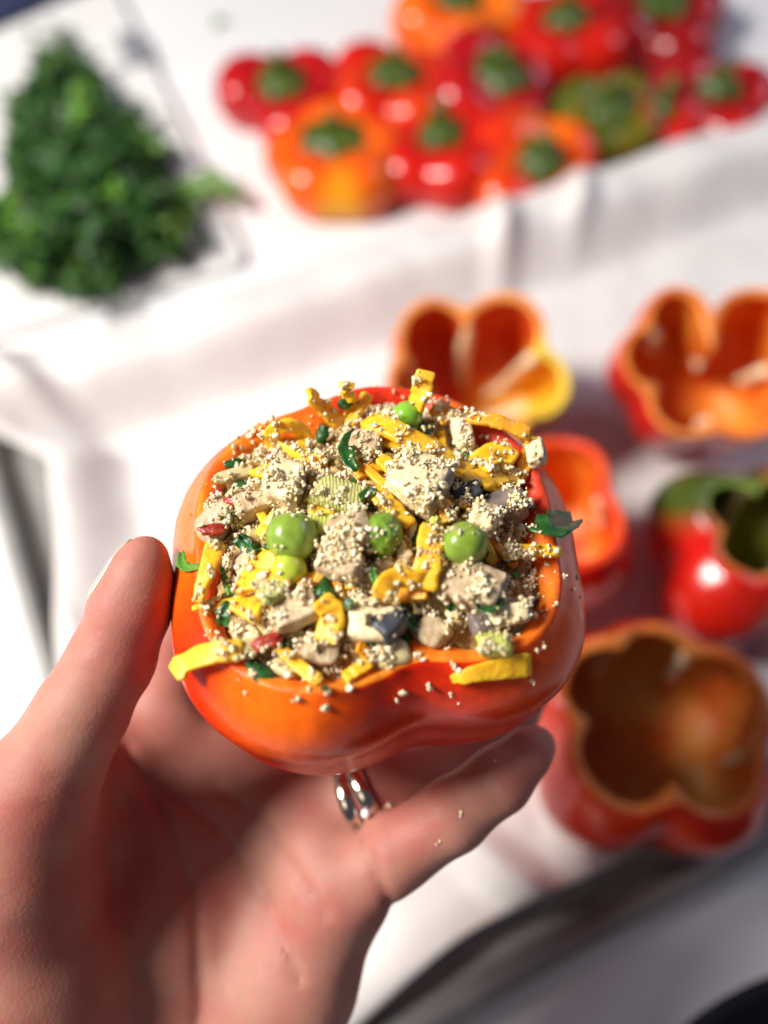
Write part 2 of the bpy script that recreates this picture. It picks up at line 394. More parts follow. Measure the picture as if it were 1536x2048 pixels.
def top_mesh(name, lobes, H, seed=0, NT=110):
    th = np.linspace(0, 2 * math.pi, NT, endpoint=False)
    O = outline(lobes, th, 0, 10); mean = O.mean()
    cre = np.clip((O / O.max() - .72) / .28, 0, 1)
    # (scale of outline, height, weight of the crease on height)
    prof = [(.90, 0, 0), (.955, .10, 0), (.99, .28, 0), (1.0, .46, .1), (.975, .66, .25), (.90, .83, .5), (.78, .95, .8), (.64, 1.0, 1), (.50, .965, .9), (.38, .88, .6), (.28, .78, .3), (.18, .72, .1), (.08, .70, 0)]
    vs_, fs = [], []; cs, sn = np.cos(th), np.sin(th)
    for s, z, w in prof:
        rr = O * s if s > .5 else (O * (s / .5) + mean * (1 - s / .5)) * s
        for k in range(NT):
            vs_.append((rr[k] * cs[k], rr[k] * sn[k], H * z * (1 - .22 * w * (1 - cre[k])) + .0012 * noise.noise(Vector((cs[k] * 2, sn[k] * 2, seed + z)))))
    for i in range(len(prof) - 1):
        for k in range(NT): fs.append((i * NT + k, i * NT + (k + 1) % NT, (i + 1) * NT + (k + 1) % NT, (i + 1) * NT + k))
    vs_.append((0, 0, H * .70)); c = len(vs_) - 1; j0 = (len(prof) - 1) * NT
    for k in range(NT): fs.append((j0 + k, j0 + (k + 1) % NT, c))
    vs_.append((0, 0, .004)); c = len(vs_) - 1
    for k in range(NT): fs.append((k, c, (k + 1) % NT))
    mi = [0] * (len(fs) - NT) + [1] * NT
    return mesh(name, vs_, fs, mi)

def calyx_mesh(seed, R, n=6):
    rnd = random.Random(seed); NT = 60; vs_, fs = [], []
    for s, z in ((1.0, -.0030), (.95, .0020), (.78, .0062), (.50, .0088), (.30, .0098)):
        for k in range(NT):
            a = 2 * math.pi * k / NT; r = R * s * (1 + .13 * math.cos(n * a + seed) * s ** 3 + .06 * math.cos(2 * a + seed * 2))
            vs_.append((r * math.cos(a), r * math.sin(a), z))
    for i in range(4):
        for k in range(NT): fs.append((i * NT + k, i * NT + (k + 1) % NT, (i + 1) * NT + (k + 1) % NT, (i + 1) * NT + k))
    fs.append(tuple(4 * NT + k for k in range(NT)))
    fs.append(tuple(range(NT))[::-1])
    return mesh('calyx', vs_, fs)

def stem_mesh(seed, r=.0042, h=.014):
    rnd = random.Random(seed); bx, by = rnd.uniform(-.004, .004), rnd.uniform(-.004, .004); seg, n = 14, 7; vs_, fs = [], []
    for i in range(n):
        t = i / (n - 1); rr = r * (1.35 - .6 * t + .5 * max(t - .7, 0))
        for k in range(seg):
            a = 2 * math.pi * k / seg; q = rr * (1 + .10 * math.cos(5 * a))
            vs_.append((q * math.cos(a) + bx * t * t, q * math.sin(a) + by * t * t, h * t))
    for i in range(n - 1):
        for k in range(seg): fs.append((i * seg + k, i * seg + (k + 1) % seg, (i + 1) * seg + (k + 1) % seg, (i + 1) * seg + k))
    fs.append(tuple((n - 1) * seg + k for k in range(seg))); mi = [0] * (len(fs) - 1) + [1]
    return mesh('stem', vs_, fs, mi)

M_topflesh = flesh_mat('top_cut_flesh', (.8, .25, .04), (.8, .35, .07))
def pepper_top(px, py, size, H, label, skin, seed, z=.001, tilt=(0, 0), nl=4, calyx=.0185):
    size *= 1.08; rnd = random.Random(seed * 13 + 1); rot = rnd.uniform(0, 6.28)
    L = []
    for k in range(nl):
        a = rot + 2 * math.pi * k / nl + rnd.uniform(-.18, .18); d = size * rnd.uniform(.44, .54)
        L.append((d * math.cos(a), d * math.sin(a), size * rnd.uniform(.50, .60)))
    base = on_plane(px, py, z + H * .8); base.z = z; calyx *= rnd.uniform(.85, 1.2); tilt = (tilt[0] + rnd.uniform(-4, 9), tilt[1] + rnd.uniform(-8, 8))
    root = empty('pepper_top', base, (math.radians(tilt[0]), math.radians(tilt[1]), 0))
    tag(root, label, 'pepper top', 'cut pepper tops on the counter')
    link('cap', top_mesh('cap', L, H, seed), [skin, M_topflesh], root)
    c = link('calyx', calyx_mesh(seed, calyx, 5 + seed % 2), M_calyx, root); c.location = (0, 0, H * .82)
    s = link('stem', stem_mesh(seed, h=.010 + .006 * rnd.random()), [M_calyx, M_stemcut], c); s.location = (0, 0, .008)
    return root

S_orange = skin_mat('skin_orange', (.80, .09, .005), (.86, .22, .010), scale=24)
S_flame = skin_mat('skin_flame', (.66, .025, .006), (.84, .16, .008), scale=24)
S_red = skin_mat('skin_red', RED, (.60, .015, .006))
S_crim = skin_mat('skin_crimson', (.42, .007, .010), (.52, .010, .010))
S_dark = skin_mat('skin_dark_red', (.22, .006, .008), (.34, .008, .008))
S_grn = skin_mat('skin_green_turning', (.07, .105, .010), (.24, .15, .012), scale=30, patch=[((.034, -.006, .018), .010, .030, (.42, .03, .008))])
pepper_top(665, 285, .045, .036, 'shiny orange pepper top with yellow lobe, in front of the other tops near the parsley', skin_mat('skin_orange_yellow', (.80, .075, .005), (.84, .15, .008), scale=24, patch=[((.005, -.036, .012), .012, .026, (.84, .36, .01))]), 3, nl=5)
pepper_top(890, 268, .044, .036, 'bright red pepper top between the two orange tops of the front row', S_red, 5)
pepper_top(1072, 305, .043, .034, 'orange pepper top tilted over, beside the green turning top', S_flame, 8, tilt=(14, 8))
pepper_top(566, 158, .043, .036, 'crimson three-lobed pepper top closest to the parsley', S_crim, 11, nl=3, tilt=(6, -8))
pepper_top(785, 152, .045, .040, 'orange-red pepper top behind the shiny orange one, with a pale cut stem', skin_mat('skin_orange_red', RED, (.74, .07, .006)), 12)
pepper_top(982, 140, .045, .040, 'crimson pepper top in the middle of the heap with a very dark stem', S_crim, 14, tilt=(0, 5))
pepper_top(1138, 38, .047, .040, 'red pepper top with a wide green calyx in the back row', S_red, 15, calyx=.019)
pepper_top(925, 0, .047, .040, 'amber and orange pepper top at the very back of the heap', S_orange, 17)
pepper_top(1318, 0, .052, .042, 'dark maroon pepper top at the back end of the heap', S_dark, 18)
pepper_top(1228, 205, .037, .036, 'olive green turning pepper top among the red ones', S_grn, 21, tilt=(8, -6))
pepper_top(1432, 178, .046, .034, 'flat dark red pepper top lying beyond the green one', skin_mat('skin_wine', (.36, .008, .010), (.50, .010, .010)), 22, calyx=.0145)
pepper_top(1320, 222, .030, .028, 'small red pepper top wedged between the green and the flat dark red tops', S_red, 23, calyx=.010)

# ------------------------------------------------------------------ parsley
def leaflet(bmv, bmf, p, d, up, L, W):
    """a small curled, notched leaf of 5 faces"""
    side = d.cross(up)
    if side.length < 1e-5: side = Vector((1, 0, 0))
    side.normalize(); up2 = side.cross(d).normalized()
    i = len(bmv); cu = random.uniform(.1, .5)
    prof = [(0, .10), (.28, .75), (.45, .55), (.68, 1.0), (.82, .55), (1.0, .05)]
    for t, w in prof:
        c = p + d * (L * t) - up2 * (L * cu * t * t)
        bmv.append(c + side * (W * w) + up2 * (W * .35 * w)); bmv.append(c - side * (W * w) + up2 * (W * .35 * w))
    for k in range(len(prof) - 1):
        a = i + 2 * k; bmf.append((a, a + 1, a + 3, a + 2))

def in_poly(x, y, P):
    c = False; j = len(P) - 1
    for i in range(len(P)):
        if (P[i][1] > y) != (P[j][1] > y) and x < (P[j][0] - P[i][0]) * (y - P[i][1]) / (P[j][1] - P[i][1]) + P[i][0]: c = not c
        j = i
    return c

def tube(points, r0, r1, seg=7):
    vs_, fs = [], []; n = len(points)
    for i, p in enumerate(points):
        t = (points[min(i + 1, n - 1)] - points[max(i - 1, 0)]).normalized()
        a = t.orthogonal().normalized(); b = t.cross(a); r = r0 + (r1 - r0) * i / (n - 1)
        for k in range(seg):
            an = 2 * math.pi * k / seg; vs_.append(p + a * (r * math.cos(an)) + b * (r * math.sin(an)))
    for i in range(n - 1):
        for k in range(seg): fs.append((i * seg + k, i * seg + (k + 1) % seg, (i + 1) * seg + (k + 1) % seg, (i + 1) * seg + k))
    fs += [tuple(range(seg))[::-1], tuple((n - 1) * seg + k for k in range(seg))]
    return vs_, fs

def parsley():
    base = Vector((-.20, .47, .0075)); root = empty('parsley_bunch', base)
    tag(root, 'dark green heap of leafy parsley on the white cutting board', 'parsley')
    P = [(70, 120), (130, 110), (150, 165), (185, 140), (230, 230), (300, 260), (335, 290), (300, 340), (360, 390), (395, 470), (330, 490), (260, 500), (240, 555), (160, 575), (150, 540), (70, 540), (0, 500), (-30, 430), (40, 400), (0, 320), (25, 230), (50, 180)]
    V, F = [], []; n = 0; lt = []
    rnd = random.Random(4)
    while n < 1250:
        x, y = rnd.uniform(-40, 400), rnd.uniform(100, 590)
        if not in_poly(x, y, P): continue
        if noise.noise(Vector((x * .034, y * .034, 1))) < -.06: continue
        x = 178 + (x - 185) * .9 + rnd.gauss(0, 10); y += rnd.gauss(0, 10)
        lt.append(rnd.random() < max(.03, max(.75 - math.hypot(x - qx, y - qy) / 75 for qx, qy in ((40, 450), (345, 430), (150, 240), (300, 280), (370, 400)))))
        e = min(math.hypot(x - px, y - py) for px, py in P)
        top = .012 + .030 * min(e / 90, 1)
        z = .008 + top * rnd.random() ** .7
        p = on_plane(x, y, z) - base
        d = Vector((rnd.gauss(0, 1), rnd.gauss(0, 1), rnd.gauss(.1, .5))).normalized()
        for q in range(3):
            dd = (d + Vector((rnd.gauss(0, .6), rnd.gauss(0, .6), rnd.gauss(0, .4)))).normalized()
            leaflet(V, F, p, dd, Vector((rnd.gauss(0, .5), rnd.gauss(0, .5), 1)).normalized(), rnd.uniform(.008, .015), rnd.uniform(.0025, .0055))
        n += 1
    me = mesh('leaves', V, F); mi = [0] * len(F)
    for i in range(0, len(F), 15):
        if lt[i // 15]: mi[i:i + 15] = [1] * len(mi[i:i + 15])
    me.polygons.foreach_set('material_index', mi)
    tag(link('leaves', me, [M_leaf, M_leaf_lt], root), None, kind='stuff')
    for (a, b) in (((40, 330), (20, 480)), ((170, 250), (120, 420)), ((330, 400), (372, 478)), ((240, 330), (190, 540)), ((300, 380), (350, 478)), ((20, 250), (60, 420)), ((90, 420), (10, 500)), ((200, 300), (300, 470))):
        z0, z1 = rnd.uniform(.02, .04), rnd.uniform(.012, .03)
        p0, p1 = on_plane(*a, z0) - base, on_plane(*b, z1) - base; m_ = (p0 + p1) / 2 + Vector((rnd.uniform(-.006, .006), rnd.uniform(-.006, .006), .006))
        pts = [p0 * (1 - t) ** 2 + m_ * 2 * t * (1 - t) + p1 * t * t for t in [k / 8 for k in range(9)]]
        link('stalk', mesh('stalk', *tube(pts, .0013, .0011)), M_stalk, root)
    SV, SF, TV, TF = [], [], [], []
    for k in range(85):                               # loose sprigs that break up the outline
        i = rnd.randrange(len(P)); t = rnd.random(); a, b = P[i], P[(i + 1) % len(P)]
        ex, ey = a[0] + (b[0] - a[0]) * t, a[1] + (b[1] - a[1]) * t; ex, ey = 178 + (ex - 185) * .92, ey
        dx, dy = ex - 180, ey - 350; q = math.hypot(dx, dy); g = rnd.uniform(8, 42)
        z0 = rnd.uniform(.012, .03); p0 = on_plane(ex - dx / q * 40, ey - dy / q * 40, z0) - base; p1 = on_plane(ex + dx / q * g + rnd.gauss(0, 14), ey + dy / q * g + rnd.gauss(0, 14), max(.009, z0 - rnd.uniform(0, .012))) - base
        pts = [p0.lerp(p1, f) + Vector((0, 0, .004 * math.sin(math.pi * f))) for f in (0, .25, .5, .75, 1)]
        tv, tf = tube(pts, .0007, .0004, 5); o_ = len(TV); TV += tv; TF += [tuple(o_ + i_ for i_ in f_) for f_ in tf]
        for f in (.45, .65, .8, .95, 1.0):
            for sg in (-1, 1):
                d = (p1 - p0).normalized(); sd = Vector((-d.y, d.x, 0)) * sg
                leaflet(SV, SF, p0.lerp(p1, f), (d * .7 + sd * rnd.uniform(.3, 1) + Vector((0, 0, rnd.gauss(.1, .3)))).normalized(), Vector((0, 0, 1)), rnd.uniform(.005, .009), rnd.uniform(.0012, .0026))
    tag(link('sprig_leaves', mesh('sprig_leaves', SV, SF), M_leaf, root), None, kind='stuff'); tag(link('sprig_stalks', mesh('sprig_stalks', TV, TF), M_stalk, root), None, kind='stuff')
    # separate pale sprig to the right
    b2 = on_plane(395, 400, .008); r2 = empty('parsley_sprig', b2); tag(r2, 'small pale green parsley sprig sticking out beside the dark bunch', 'parsley')
    pts = [on_plane(x, y, z) - b2 for x, y, z in ((345, 440, .012), (375, 412, .016), (405, 390, .018), (440, 372, .016))]
    link('stalk', mesh('stalk', *tube(pts, .0011, .0008)), M_stalk, r2)
    V, F = [], []
    for (x, y) in ((415, 355), (425, 345), (405, 385), (455, 380), (445, 370), (380, 370), (390, 395), (430, 365), (372, 385), (462, 385)):
        p = on_plane(x, y, .016) - b2
        for q in range(4): leaflet(V, F, p, Vector((random.gauss(0, 1), random.gauss(0, 1), .1)).normalized(), Vector((0, 0, 1)), .009, .0032)
    tag(link('leaves', mesh('leaves', V, F), M_leaf_lt, r2), None, kind='stuff')
    # stray fleck on the counter
    V, F = [], []; b3 = on_plane(440, 45, .001)
    for q in range(3): leaflet(V, F, Vector((0, 0, .001)), Vector((math.cos(q * 2.1), math.sin(q * 2.1), .15)).normalized(), Vector((0, 0, 1)), .008, .003)
    o = link('herb_fleck', mesh('herb_fleck', V, F), M_leaf_lt); o.location = b3
    tag(o, 'tiny green herb fleck alone on the white counter behind the tops', 'herb')
parsley()
# ------------------------------------------------------------------ the stuffed pepper in the hand
PN = (-FWD * math.cos(math.radians(34)) + UPV * math.sin(math.radians(34))).normalized()
PX = RGT.copy(); PY = PN.cross(PX).normalized()
PC = at(752, 1078, .177)
PM = Matrix(((PX.x, PY.x, PN.x, PC.x), (PX.y, PY.y, PN.y, PC.y), (PX.z, PY.z, PN.z, PC.z), (0, 0, 0, 1)))
HP = .056
HL = [(x * CM * .95, y * CM * .95, r * CM * .95) for x, y, r in ((-1.40, -1.35, 3.05), (2.2, -1.2, 2.4), (2.3, 1.35, 2.25), (.4, 2.75, 2.45), (-2.2, 1.35, 2.5))]
held = empty('stuffed_pepper'); held.matrix_world = PM @ Matrix.Translation((0, 0, -HP))
tag(held, 'orange-red pepper cup heaped with filling, held up in the hand', 'pepper')
S_held = skin_mat('skin_held', (.60, .012, .004), (.76, .055, .004), scale=20, ramp=(.3, .7), rough=.24, coat=.0,
                  patch=[((-.040, .008, .045), .010, .030, (.82, .13, .006)), ((-.018, -.034, .054), .004, .020, (.84, .14, .006)), ((.012, -.034, .030), .002, .014, (.58, .012, .006)), ((.03, -.02, .05), .004, .02, (.80, .10, .008))])
F_held = flesh_mat('rim_held', (.78, .085, .006), (.85, .24, .016), scale=75, patch=[((.036, .020, .052), .010, .026, (.66, .05, .015)), ((.004, .042, .052), .008, .022, (.68, .04, .012))], bump=.5)
I_held = flesh_mat('inner_held', (.62, .06, .010), (.80, .24, .02), scale=40, patch=[((.036, .020, .040), .010, .026, (.55, .03, .010)), ((.040, -.014, .045), .006, .018, (.84, .34, .03))], bump=.5)
me, held_in = cup_mesh('wall', HL, HP, .84, .0058, .0018, 8, NT=200, bottom=.60, dimple=.06, slope=.0034, po=6.5, pi=9, rb=.0018)
held_wall = link('wall', me, [S_held, F_held, I_held], held)
for k, t in enumerate(creases(HL)):
    link('rib', rib_mesh('rib', held_in, t, HP, .006, .0058, top=.86, seed=40 + k), M_rib, held)

# ---- filling heap
M_heap = mat('filling_heap', (.30, .17, .05), (.62, .46, .17), scale=420, rough=.6, sss=.2, sss_scale=.002, bump=.8, bscale=1500)
th_h = np.linspace(0, 2 * math.pi, 361); out_h = outline(HL, th_h, .0058, 9) * .862 * (1 + .06 * np.array([noise.noise(Vector((math.cos(t) * 2.3, math.sin(t) * 2.3, 4.4))) for t in th_h]) + .03)
def rho(x, y): return math.hypot(x, y) / float(np.interp(math.atan2(y, x) % (2 * math.pi), th_h, out_h))
def heap_z(x, y):
    r = rho(x, y); v = Vector((x, y, 0))
    return .0085 * (1 - min(r, 1.1) ** 2.8) - .0026 + (.0032 * noise.noise(v * 170) + .0019 * noise.noise(v * 420) + .0008 * noise.noise(v * 1100)) * (1 - .4 * min(r, 1))
def heap():
    vs_, fs = [(0, 0, heap_z(0, 0))], []; NR, NT = 60, 200
    for i in range(1, NR + 1):
        for k in range(NT):
            a = 2 * math.pi * k / NT; r = float(np.interp(a, th_h, out_h)) * i / NR * 1.01
            x, y = r * math.cos(a), r * math.sin(a); vs_.append((x, y, heap_z(x, y)))
    for k in range(NT): vs_.append((vs_[(NR - 1) * NT + 1 + k][0] * .95, vs_[(NR - 1) * NT + 1 + k][1] * .95, -.016))
    vs_.append((0, 0, -.03))
    for k in range(NT): fs.append((0, 1 + k, 1 + (k + 1) % NT))
    for i in range(NR):
        for k in range(NT):
            a, b = 1 + i * NT + k, 1 + i * NT + (k + 1) % NT; fs.append((a, a + NT, b + NT, b))
    for k in range(NT): fs.append((1 + NR * NT + k, len(vs_) - 1, 1 + NR * NT + (k + 1) % NT))
    o = link('grain_filling', mesh('grain_filling', vs_, fs), M_heap); o.matrix_world = PM.copy()
    tag(o, 'heap of brownish crumbly grain filling the held pepper', 'filling', kind='stuff')
    return o
heap_o = heap()

class Soup:                                         # triangles of everything already placed, in the pepper's frame
    def __init__(s): s.v, s.f, s.t = [], [], []
    def add(s, o, M, kind):
        A = np.empty(len(o.data.vertices) * 3); o.data.vertices.foreach_get('co', A); A = A.reshape(-1, 3)
        M = np.array(M); A = A @ M[:3, :3].T + M[:3, 3]; b = len(s.v)
        s.v += [tuple(q) for q in A]
        for p in o.data.polygons: s.f.append(tuple(b + i for i in p.vertices)); s.t.append(kind)
    def tree(s): return BVHTree.FromPolygons(s.v, s.f)
base_soup = Soup(); base_soup.add(held_wall, held.matrix_world, 'wall'); base_soup.add(heap_o, PM, 'heap')
BASE = base_soup.tree()
ITEMS = Soup(); ITEMS.add(held_wall, held.matrix_world, 'wall'); ITEMS.add(heap_o, PM, 'heap')

def put(x, y, lift=0.0, d=None):
    """where the sight line through a pixel meets pepper or heap, raised by lift along the pepper's axis"""
    if d is not None: return at(x, y, d)
    r = at(x, y, 1.0) - CAMP; r.normalize()
    h = BASE.ray_cast(CAMP, r)
    if h[0] is None: return at(x, y, .185)
    hz = (h[0] - PC).dot(PN); n = PN
    # slide back along the ray so that the raised point still shows at the pixel
    return h[0] - r * (lift / max(-r.dot(n), .3))

def finish(name, me, mats, label, cat, group, kind=None, smooth=True):
    c = recenter(me); o = link(name, me, mats, smooth=smooth); o.location = c
    tag(o, label, cat, group)
    ITEMS.add(o, Matrix.Translation(c), kind or cat)
    return o

# ---- materials of the filling
M_cheese = mat('yellow_cheese', (.86, .43, .012), (.87, .50, .025), scale=160, rough=.45, sss=.5, sss_scale=.0025, sss_rad=(1, .6, .12), bump=.5, bscale=700, speck=.10)
M_cheese2 = mat('amber_cheese', (.80, .31, .010), (.84, .40, .02), scale=160, rough=.42, sss=.5, sss_scale=.0025, sss_rad=(1, .5, .1), bump=.5, bscale=700, speck=.10)
M_pea = mat('green_pea', (.17, .28, .025), (.29, .40, .055), scale=130, rough=.30, speck=.15, sss=.3, sss_scale=.003, sss_rad=(.6, 1, .15), bump=.2, bscale=350, coat=.1)
M_pea_d = mat('wrinkled_pea', (.10, .20, .015), (.20, .32, .03), scale=200, rough=.28, sss=.2, sss_scale=.002, sss_rad=(.6, 1, .15), bump=.8, bscale=260)
M_mush = mat('mushroom_flesh', (.86, .73, .44), (.68, .53, .29), scale=230, rough=.5, sss=.12, sss_scale=.001, bump=.8, bscale=800)
M_mush_b = mat('mushroom_brown', (.42, .28, .15), (.66, .52, .32), scale=260, rough=.5, sss=.1, sss_scale=.001, bump=.6, bscale=900)
M_mskin = mat('mushroom_skin', (.12, .095, .085), (.30, .235, .19), scale=190, rough=.45, bump=.4, bscale=700)
M_mdark = mat('mushroom_dark_skin', (.030, .034, .042), (.075, .08, .09), scale=220, rough=.42, bump=.4, bscale=800)
M_leek = mat('leek_flesh', (.50, .47, .17), (.40, .41, .11), scale=90, rough=.3, sss=.4, sss_scale=.003, sss_rad=(1, .9, .3), bump=.2)
M_leek_g = mat('leek_green', (.46, .50, .08), (.56, .56, .14), scale=120, rough=.3, sss=.4, sss_scale=.003, sss_rad=(1, .9, .2), bump=.2)
M_onion = mat('translucent_onion', (.58, .48, .25), (.48, .39, .17), scale=120, rough=.25, sss=.5, sss_scale=.003, bump=.2)
M_herb = mat('chopped_parsley', (.010, .055, .010), (.025, .115, .018), scale=200, rough=.38, bump=.5, bscale=600)
M_herb_l = mat('chopped_parsley_light', (.06, .20, .02), (.10, .26, .03), scale=200, rough=.4, bump=.4, bscale=600)
M_tom = mat('dried_tomato', (.26, .018, .010), (.40, .05, .015), scale=240, rough=.35, sss=.2, sss_scale=.002, bump=.7, bscale=700)
M_crumb = mat('crumb', (.66, .47, .20), (.93, .86, .64), scale=700, rough=.6)

for m_ in (M_leek, M_leek_g):
    N_, L_ = m_.node_tree.nodes, m_.node_tree.links; w_ = N_.new('ShaderNodeTexWave'); w_.inputs['Scale'].default_value = 430; w_.inputs['Distortion'].default_value = 5; w_.inputs['Detail'].default_value = 3
    t_ = N_.new('ShaderNodeTexCoord'); L_.new(t_.outputs['Object'], w_.inputs['Vector'])
    b_ = N_.new('ShaderNodeBump'); b_.inputs['Strength'].default_value = .45; b_.inputs['Distance'].default_value = .0006; L_.new(w_.outputs['Fac'], b_.inputs['Height']); L_.new(b_.outputs['Normal'], N_['Principled BSDF'].inputs['Normal'])

def spline(P, n):
    P = [Vector(p) for p in P]
    if len(P) == 2: return [P[0].lerp(P[1], k / (n - 1)) for k in range(n)]
    Q = [P[0] * 2 - P[1]] + P + [P[-1] * 2 - P[-2]]; out = []
    for k in range(n):
        t = k / (n - 1) * (len(P) - 1); i = min(int(t), len(P) - 2); f = t - i
        a, b, c, d = Q[i:i + 4]
        out.append(.5 * ((2 * b) + (c - a) * f + (2 * a - 5 * b + 4 * c - d) * f * f + (3 * b - a - 3 * c + d) * f ** 3))
    return out

PXM = 1.04e-4                                       # metres per photo pixel at the filling
CH_GROUP = 'cheese shreds in the filling'
def strip_mesh(path, width, thick, up=None, twist=0.0, taper=(1, 1), seed=0, sway=.0):
    n = 18; pts = spline(path, n); vs_, fs = [], []; seg = 12; up = up or PN
    pts = [p + Vector((noise.noise(Vector((i * .35, seed, 2))), noise.noise(Vector((i * .35, seed, 5))), noise.noise(Vector((i * .35, seed, 9))))) * min(.0006, .028 * (pts[-1] - pts[0]).length) for i, p in enumerate(pts)]
    prev = None
    for i, p in enumerate(pts):
        t = (pts[min(i + 1, n - 1)] - pts[max(i - 1, 0)]).normalized(); k = i / (n - 1)
        s = t.cross(up)
        if s.length < 1e-4: s = t.orthogonal()
        s.normalize(); q = Quaternion(t, math.radians(twist * (k - .5) * 2)); s = q @ s; u = s.cross(t).normalized()
        wd = width * (taper[0] + (taper[1] - taper[0]) * k) * (1 + .16 * noise.noise(Vector((k * 5, seed, 0)))) / 2
        hd = thick * (1 + .2 * noise.noise(Vector((k * 6, seed, 4)))) / 2
        if i in (0, n - 1): wd *= .82; hd *= .7
        for j in range(seg):
            a = 2 * math.pi * (j + .5) / seg; ca, sa = math.cos(a), math.sin(a)
            x = math.copysign(abs(ca) ** .32, ca); y = math.copysign(abs(sa) ** .32, sa)
            e = 1 + .09 * noise.noise(Vector((k * 11, j * .9, seed)))
            vs_.append(p + s * (x * wd * e) + u * (y * hd * e))
    for i in range(n - 1):
        for j in range(seg): fs.append((i * seg + j, i * seg + (j + 1) % seg, (i + 1) * seg + (j + 1) % seg, (i + 1) * seg + j))
    fs += [tuple(range(seg))[::-1], tuple((n - 1) * seg + j for j in range(seg))]
    me = mesh('strip', vs_, [f[::-1] for f in fs])
    bm = bmesh.new(); bm.from_mesh(me); bmesh.ops.recalc_face_normals(bm, faces=bm.faces); bm.to_mesh(me); bm.free()
    return me

SEEDC = [0]
def shred(P, w=36, th=.0016, label='', m=None, twist=15, taper=(1, 1), up=None):
    """P: (pixel x, pixel y, lift in mm [, depth])"""
    SEEDC[0] += 1
    path = [put(p[0], p[1], p[2] * .001, p[3] if len(p) > 3 else None) for p in P]
    me = strip_mesh(path, w * PXM, th * .68, up, twist, taper, SEEDC[0])
    return finish('cheese_shred', me, m or M_cheese, label, 'cheese shred', CH_GROUP)

shred([(738, 838, 5), (800, 868, 5.5), (900, 920, 4), (1012, 982, 1.5)], 52, .0030, 'longest thick yellow cheese stick lying across the filling behind the big mushroom cube', taper=(1.15, .55), twist=6)
shred([(655, 925, 2.5), (600, 912, 4), (548, 890, 5), (545, 860, 7), (585, 850, 7.5), (612, 878, 6), (600, 905, 4.5)], 30, .0020, 'yellow cheese shred curled into a closed loop', twist=5, up=(PN * .6 - PY * .8))
shred([(616, 786, 4), (650, 820, 4), (682, 850, 2)], 36, .0020, 'yellow cheese shred leaning on the far rim, beside a forked pair')
shred([(693, 768, 6), (698, 800, 4.5), (700, 838, 2)], 34, .0020, 'upright yellow cheese shred of the forked pair at the far rim', twist=8)
shred([(736, 788, 5), (720, 815, 4), (698, 850, 2)], 26, .0020, 'thin slanting yellow cheese shred of the forked pair at the far rim')
shred([(852, 742, 9), (843, 780, 7), (828, 828, 4)], 42, .0024, 'crumb-tipped yellow cheese shred standing up behind the bright pea', twist=10)
shred([(870, 815, 4), (900, 835, 4)], 46, .0022, 'short golden cheese piece between the bright pea and a pale mushroom wedge', m=M_cheese2)
shred([(935, 836, 4), (990, 842, 4.5), (1060, 868, 3)], 32, .0020, 'dull amber cheese shred along the far right rim', m=M_cheese2)
shred([(1062, 872, 3), (1058, 905, 3), (1040, 960, 2)], 30, .0020, 'amber cheese shred dropping down from the far right rim', m=M_cheese2)
shred([(955, 935, 4), (990, 910, 5), (1025, 930, 4)], 60, .0034, 'broad lumpy yellow cheese piece by the right inner wall')
shred([(960, 965, 3.2), (1030, 950, 3.2)], 44, .0026, 'second lumpy yellow cheese piece below the broad one')
shred([(925, 948, 3), (970, 968, 3), (1020, 985, 2)], 26, .0018, 'thin yellow shred under the end of the longest stick')
shred([(1010, 1104, 4), (1060, 1102, 5), (1124, 1104, 5)], 34, .0022, 'yellow cheese shred lying level over the right rim below the large herb leaf', twist=4, taper=(1, .6))
shred([(865, 1050, 5), (858, 1110, 6), (848, 1178, 4)], 48, .0022, 'wide upright yellow cheese strip left of the front right pea', twist=8)
shred([(772, 1205, 4), (765, 1180, 6), (790, 1155, 7), (835, 1160, 5), (885, 1150, 3)], 36, .0022, 'yellow cheese shred curled into a hook below the wide upright strip', up=(PN * .7 + PY * -.7), twist=4)
shred([(800, 1190, 2.5), (855, 1180, 2.5)], 34, .002, 'amber cheese shred inside the curl of the hooked shred', m=M_cheese2)
shred([(742, 978, 3), (780, 1010, 4), (822, 1052, 4)], 36, .0022, 'yellow cheese shred pointing from the big mushroom cube to the wrinkled pea', taper=(1.1, .7))
_d = (put(405, 1312, .002) - CAMP).dot(FWD)
shred([(346, 1348, 0, _d), (378, 1322, 0, _d), (430, 1304, 2.5), (485, 1302, 3.5)], 44, .0018, 'curved yellow cheese strip hanging out over the rim towards the thumb', twist=18, taper=(1.1, .9))
shred([(903, 1360, 1.4), (960, 1345, 1.6), (1062, 1328, 1.6)], 46, .0012, 'flat pointed yellow cheese slice stuck to the outside below the rim', taper=(.35, 1.05), twist=4, up=(PN * .8 - PY * .6))
shred([(385, 1218, 1.5), (440, 1212, 2), (515, 1205, 2.5)], 30, .0020, 'yellow cheese shred with a pointed end over the left rim', taper=(.3, 1.3), twist=4)
shred([(432, 1085, 4), (415, 1140, 4), (395, 1205, 2.5)], 34, .0022, 'slanting yellow cheese shred beside the thin herb strip on the left', taper=(1.2, .6))
shred([(552, 1290, 2), (590, 1325, 2.5), (640, 1366, 1.5)], 24, .0018, 'thin yellow cheese shred sloping into the front hollow')
shred([(640, 1200, 4), (665, 1230, 5), (650, 1285, 3.5)], 46, .0024, 'crumb-covered yellow cheese lump above the front hollow')
shred([(688, 1358, 1), (742, 1322, 2.5)], 24, .0018, 'thin yellow cheese shred rising from the near rim crease')
shred([(715, 1290, 3), (755, 1325, 2.5)], 24, .0018, 'small yellow cheese shred beside the pale onion at the near rim', m=M_cheese2)
shred([(478, 1168, 4), (520, 1160, 4.5), (575, 1180, 3.5)], 48, .0026, 'broad yellow cheese piece under the front left pea')
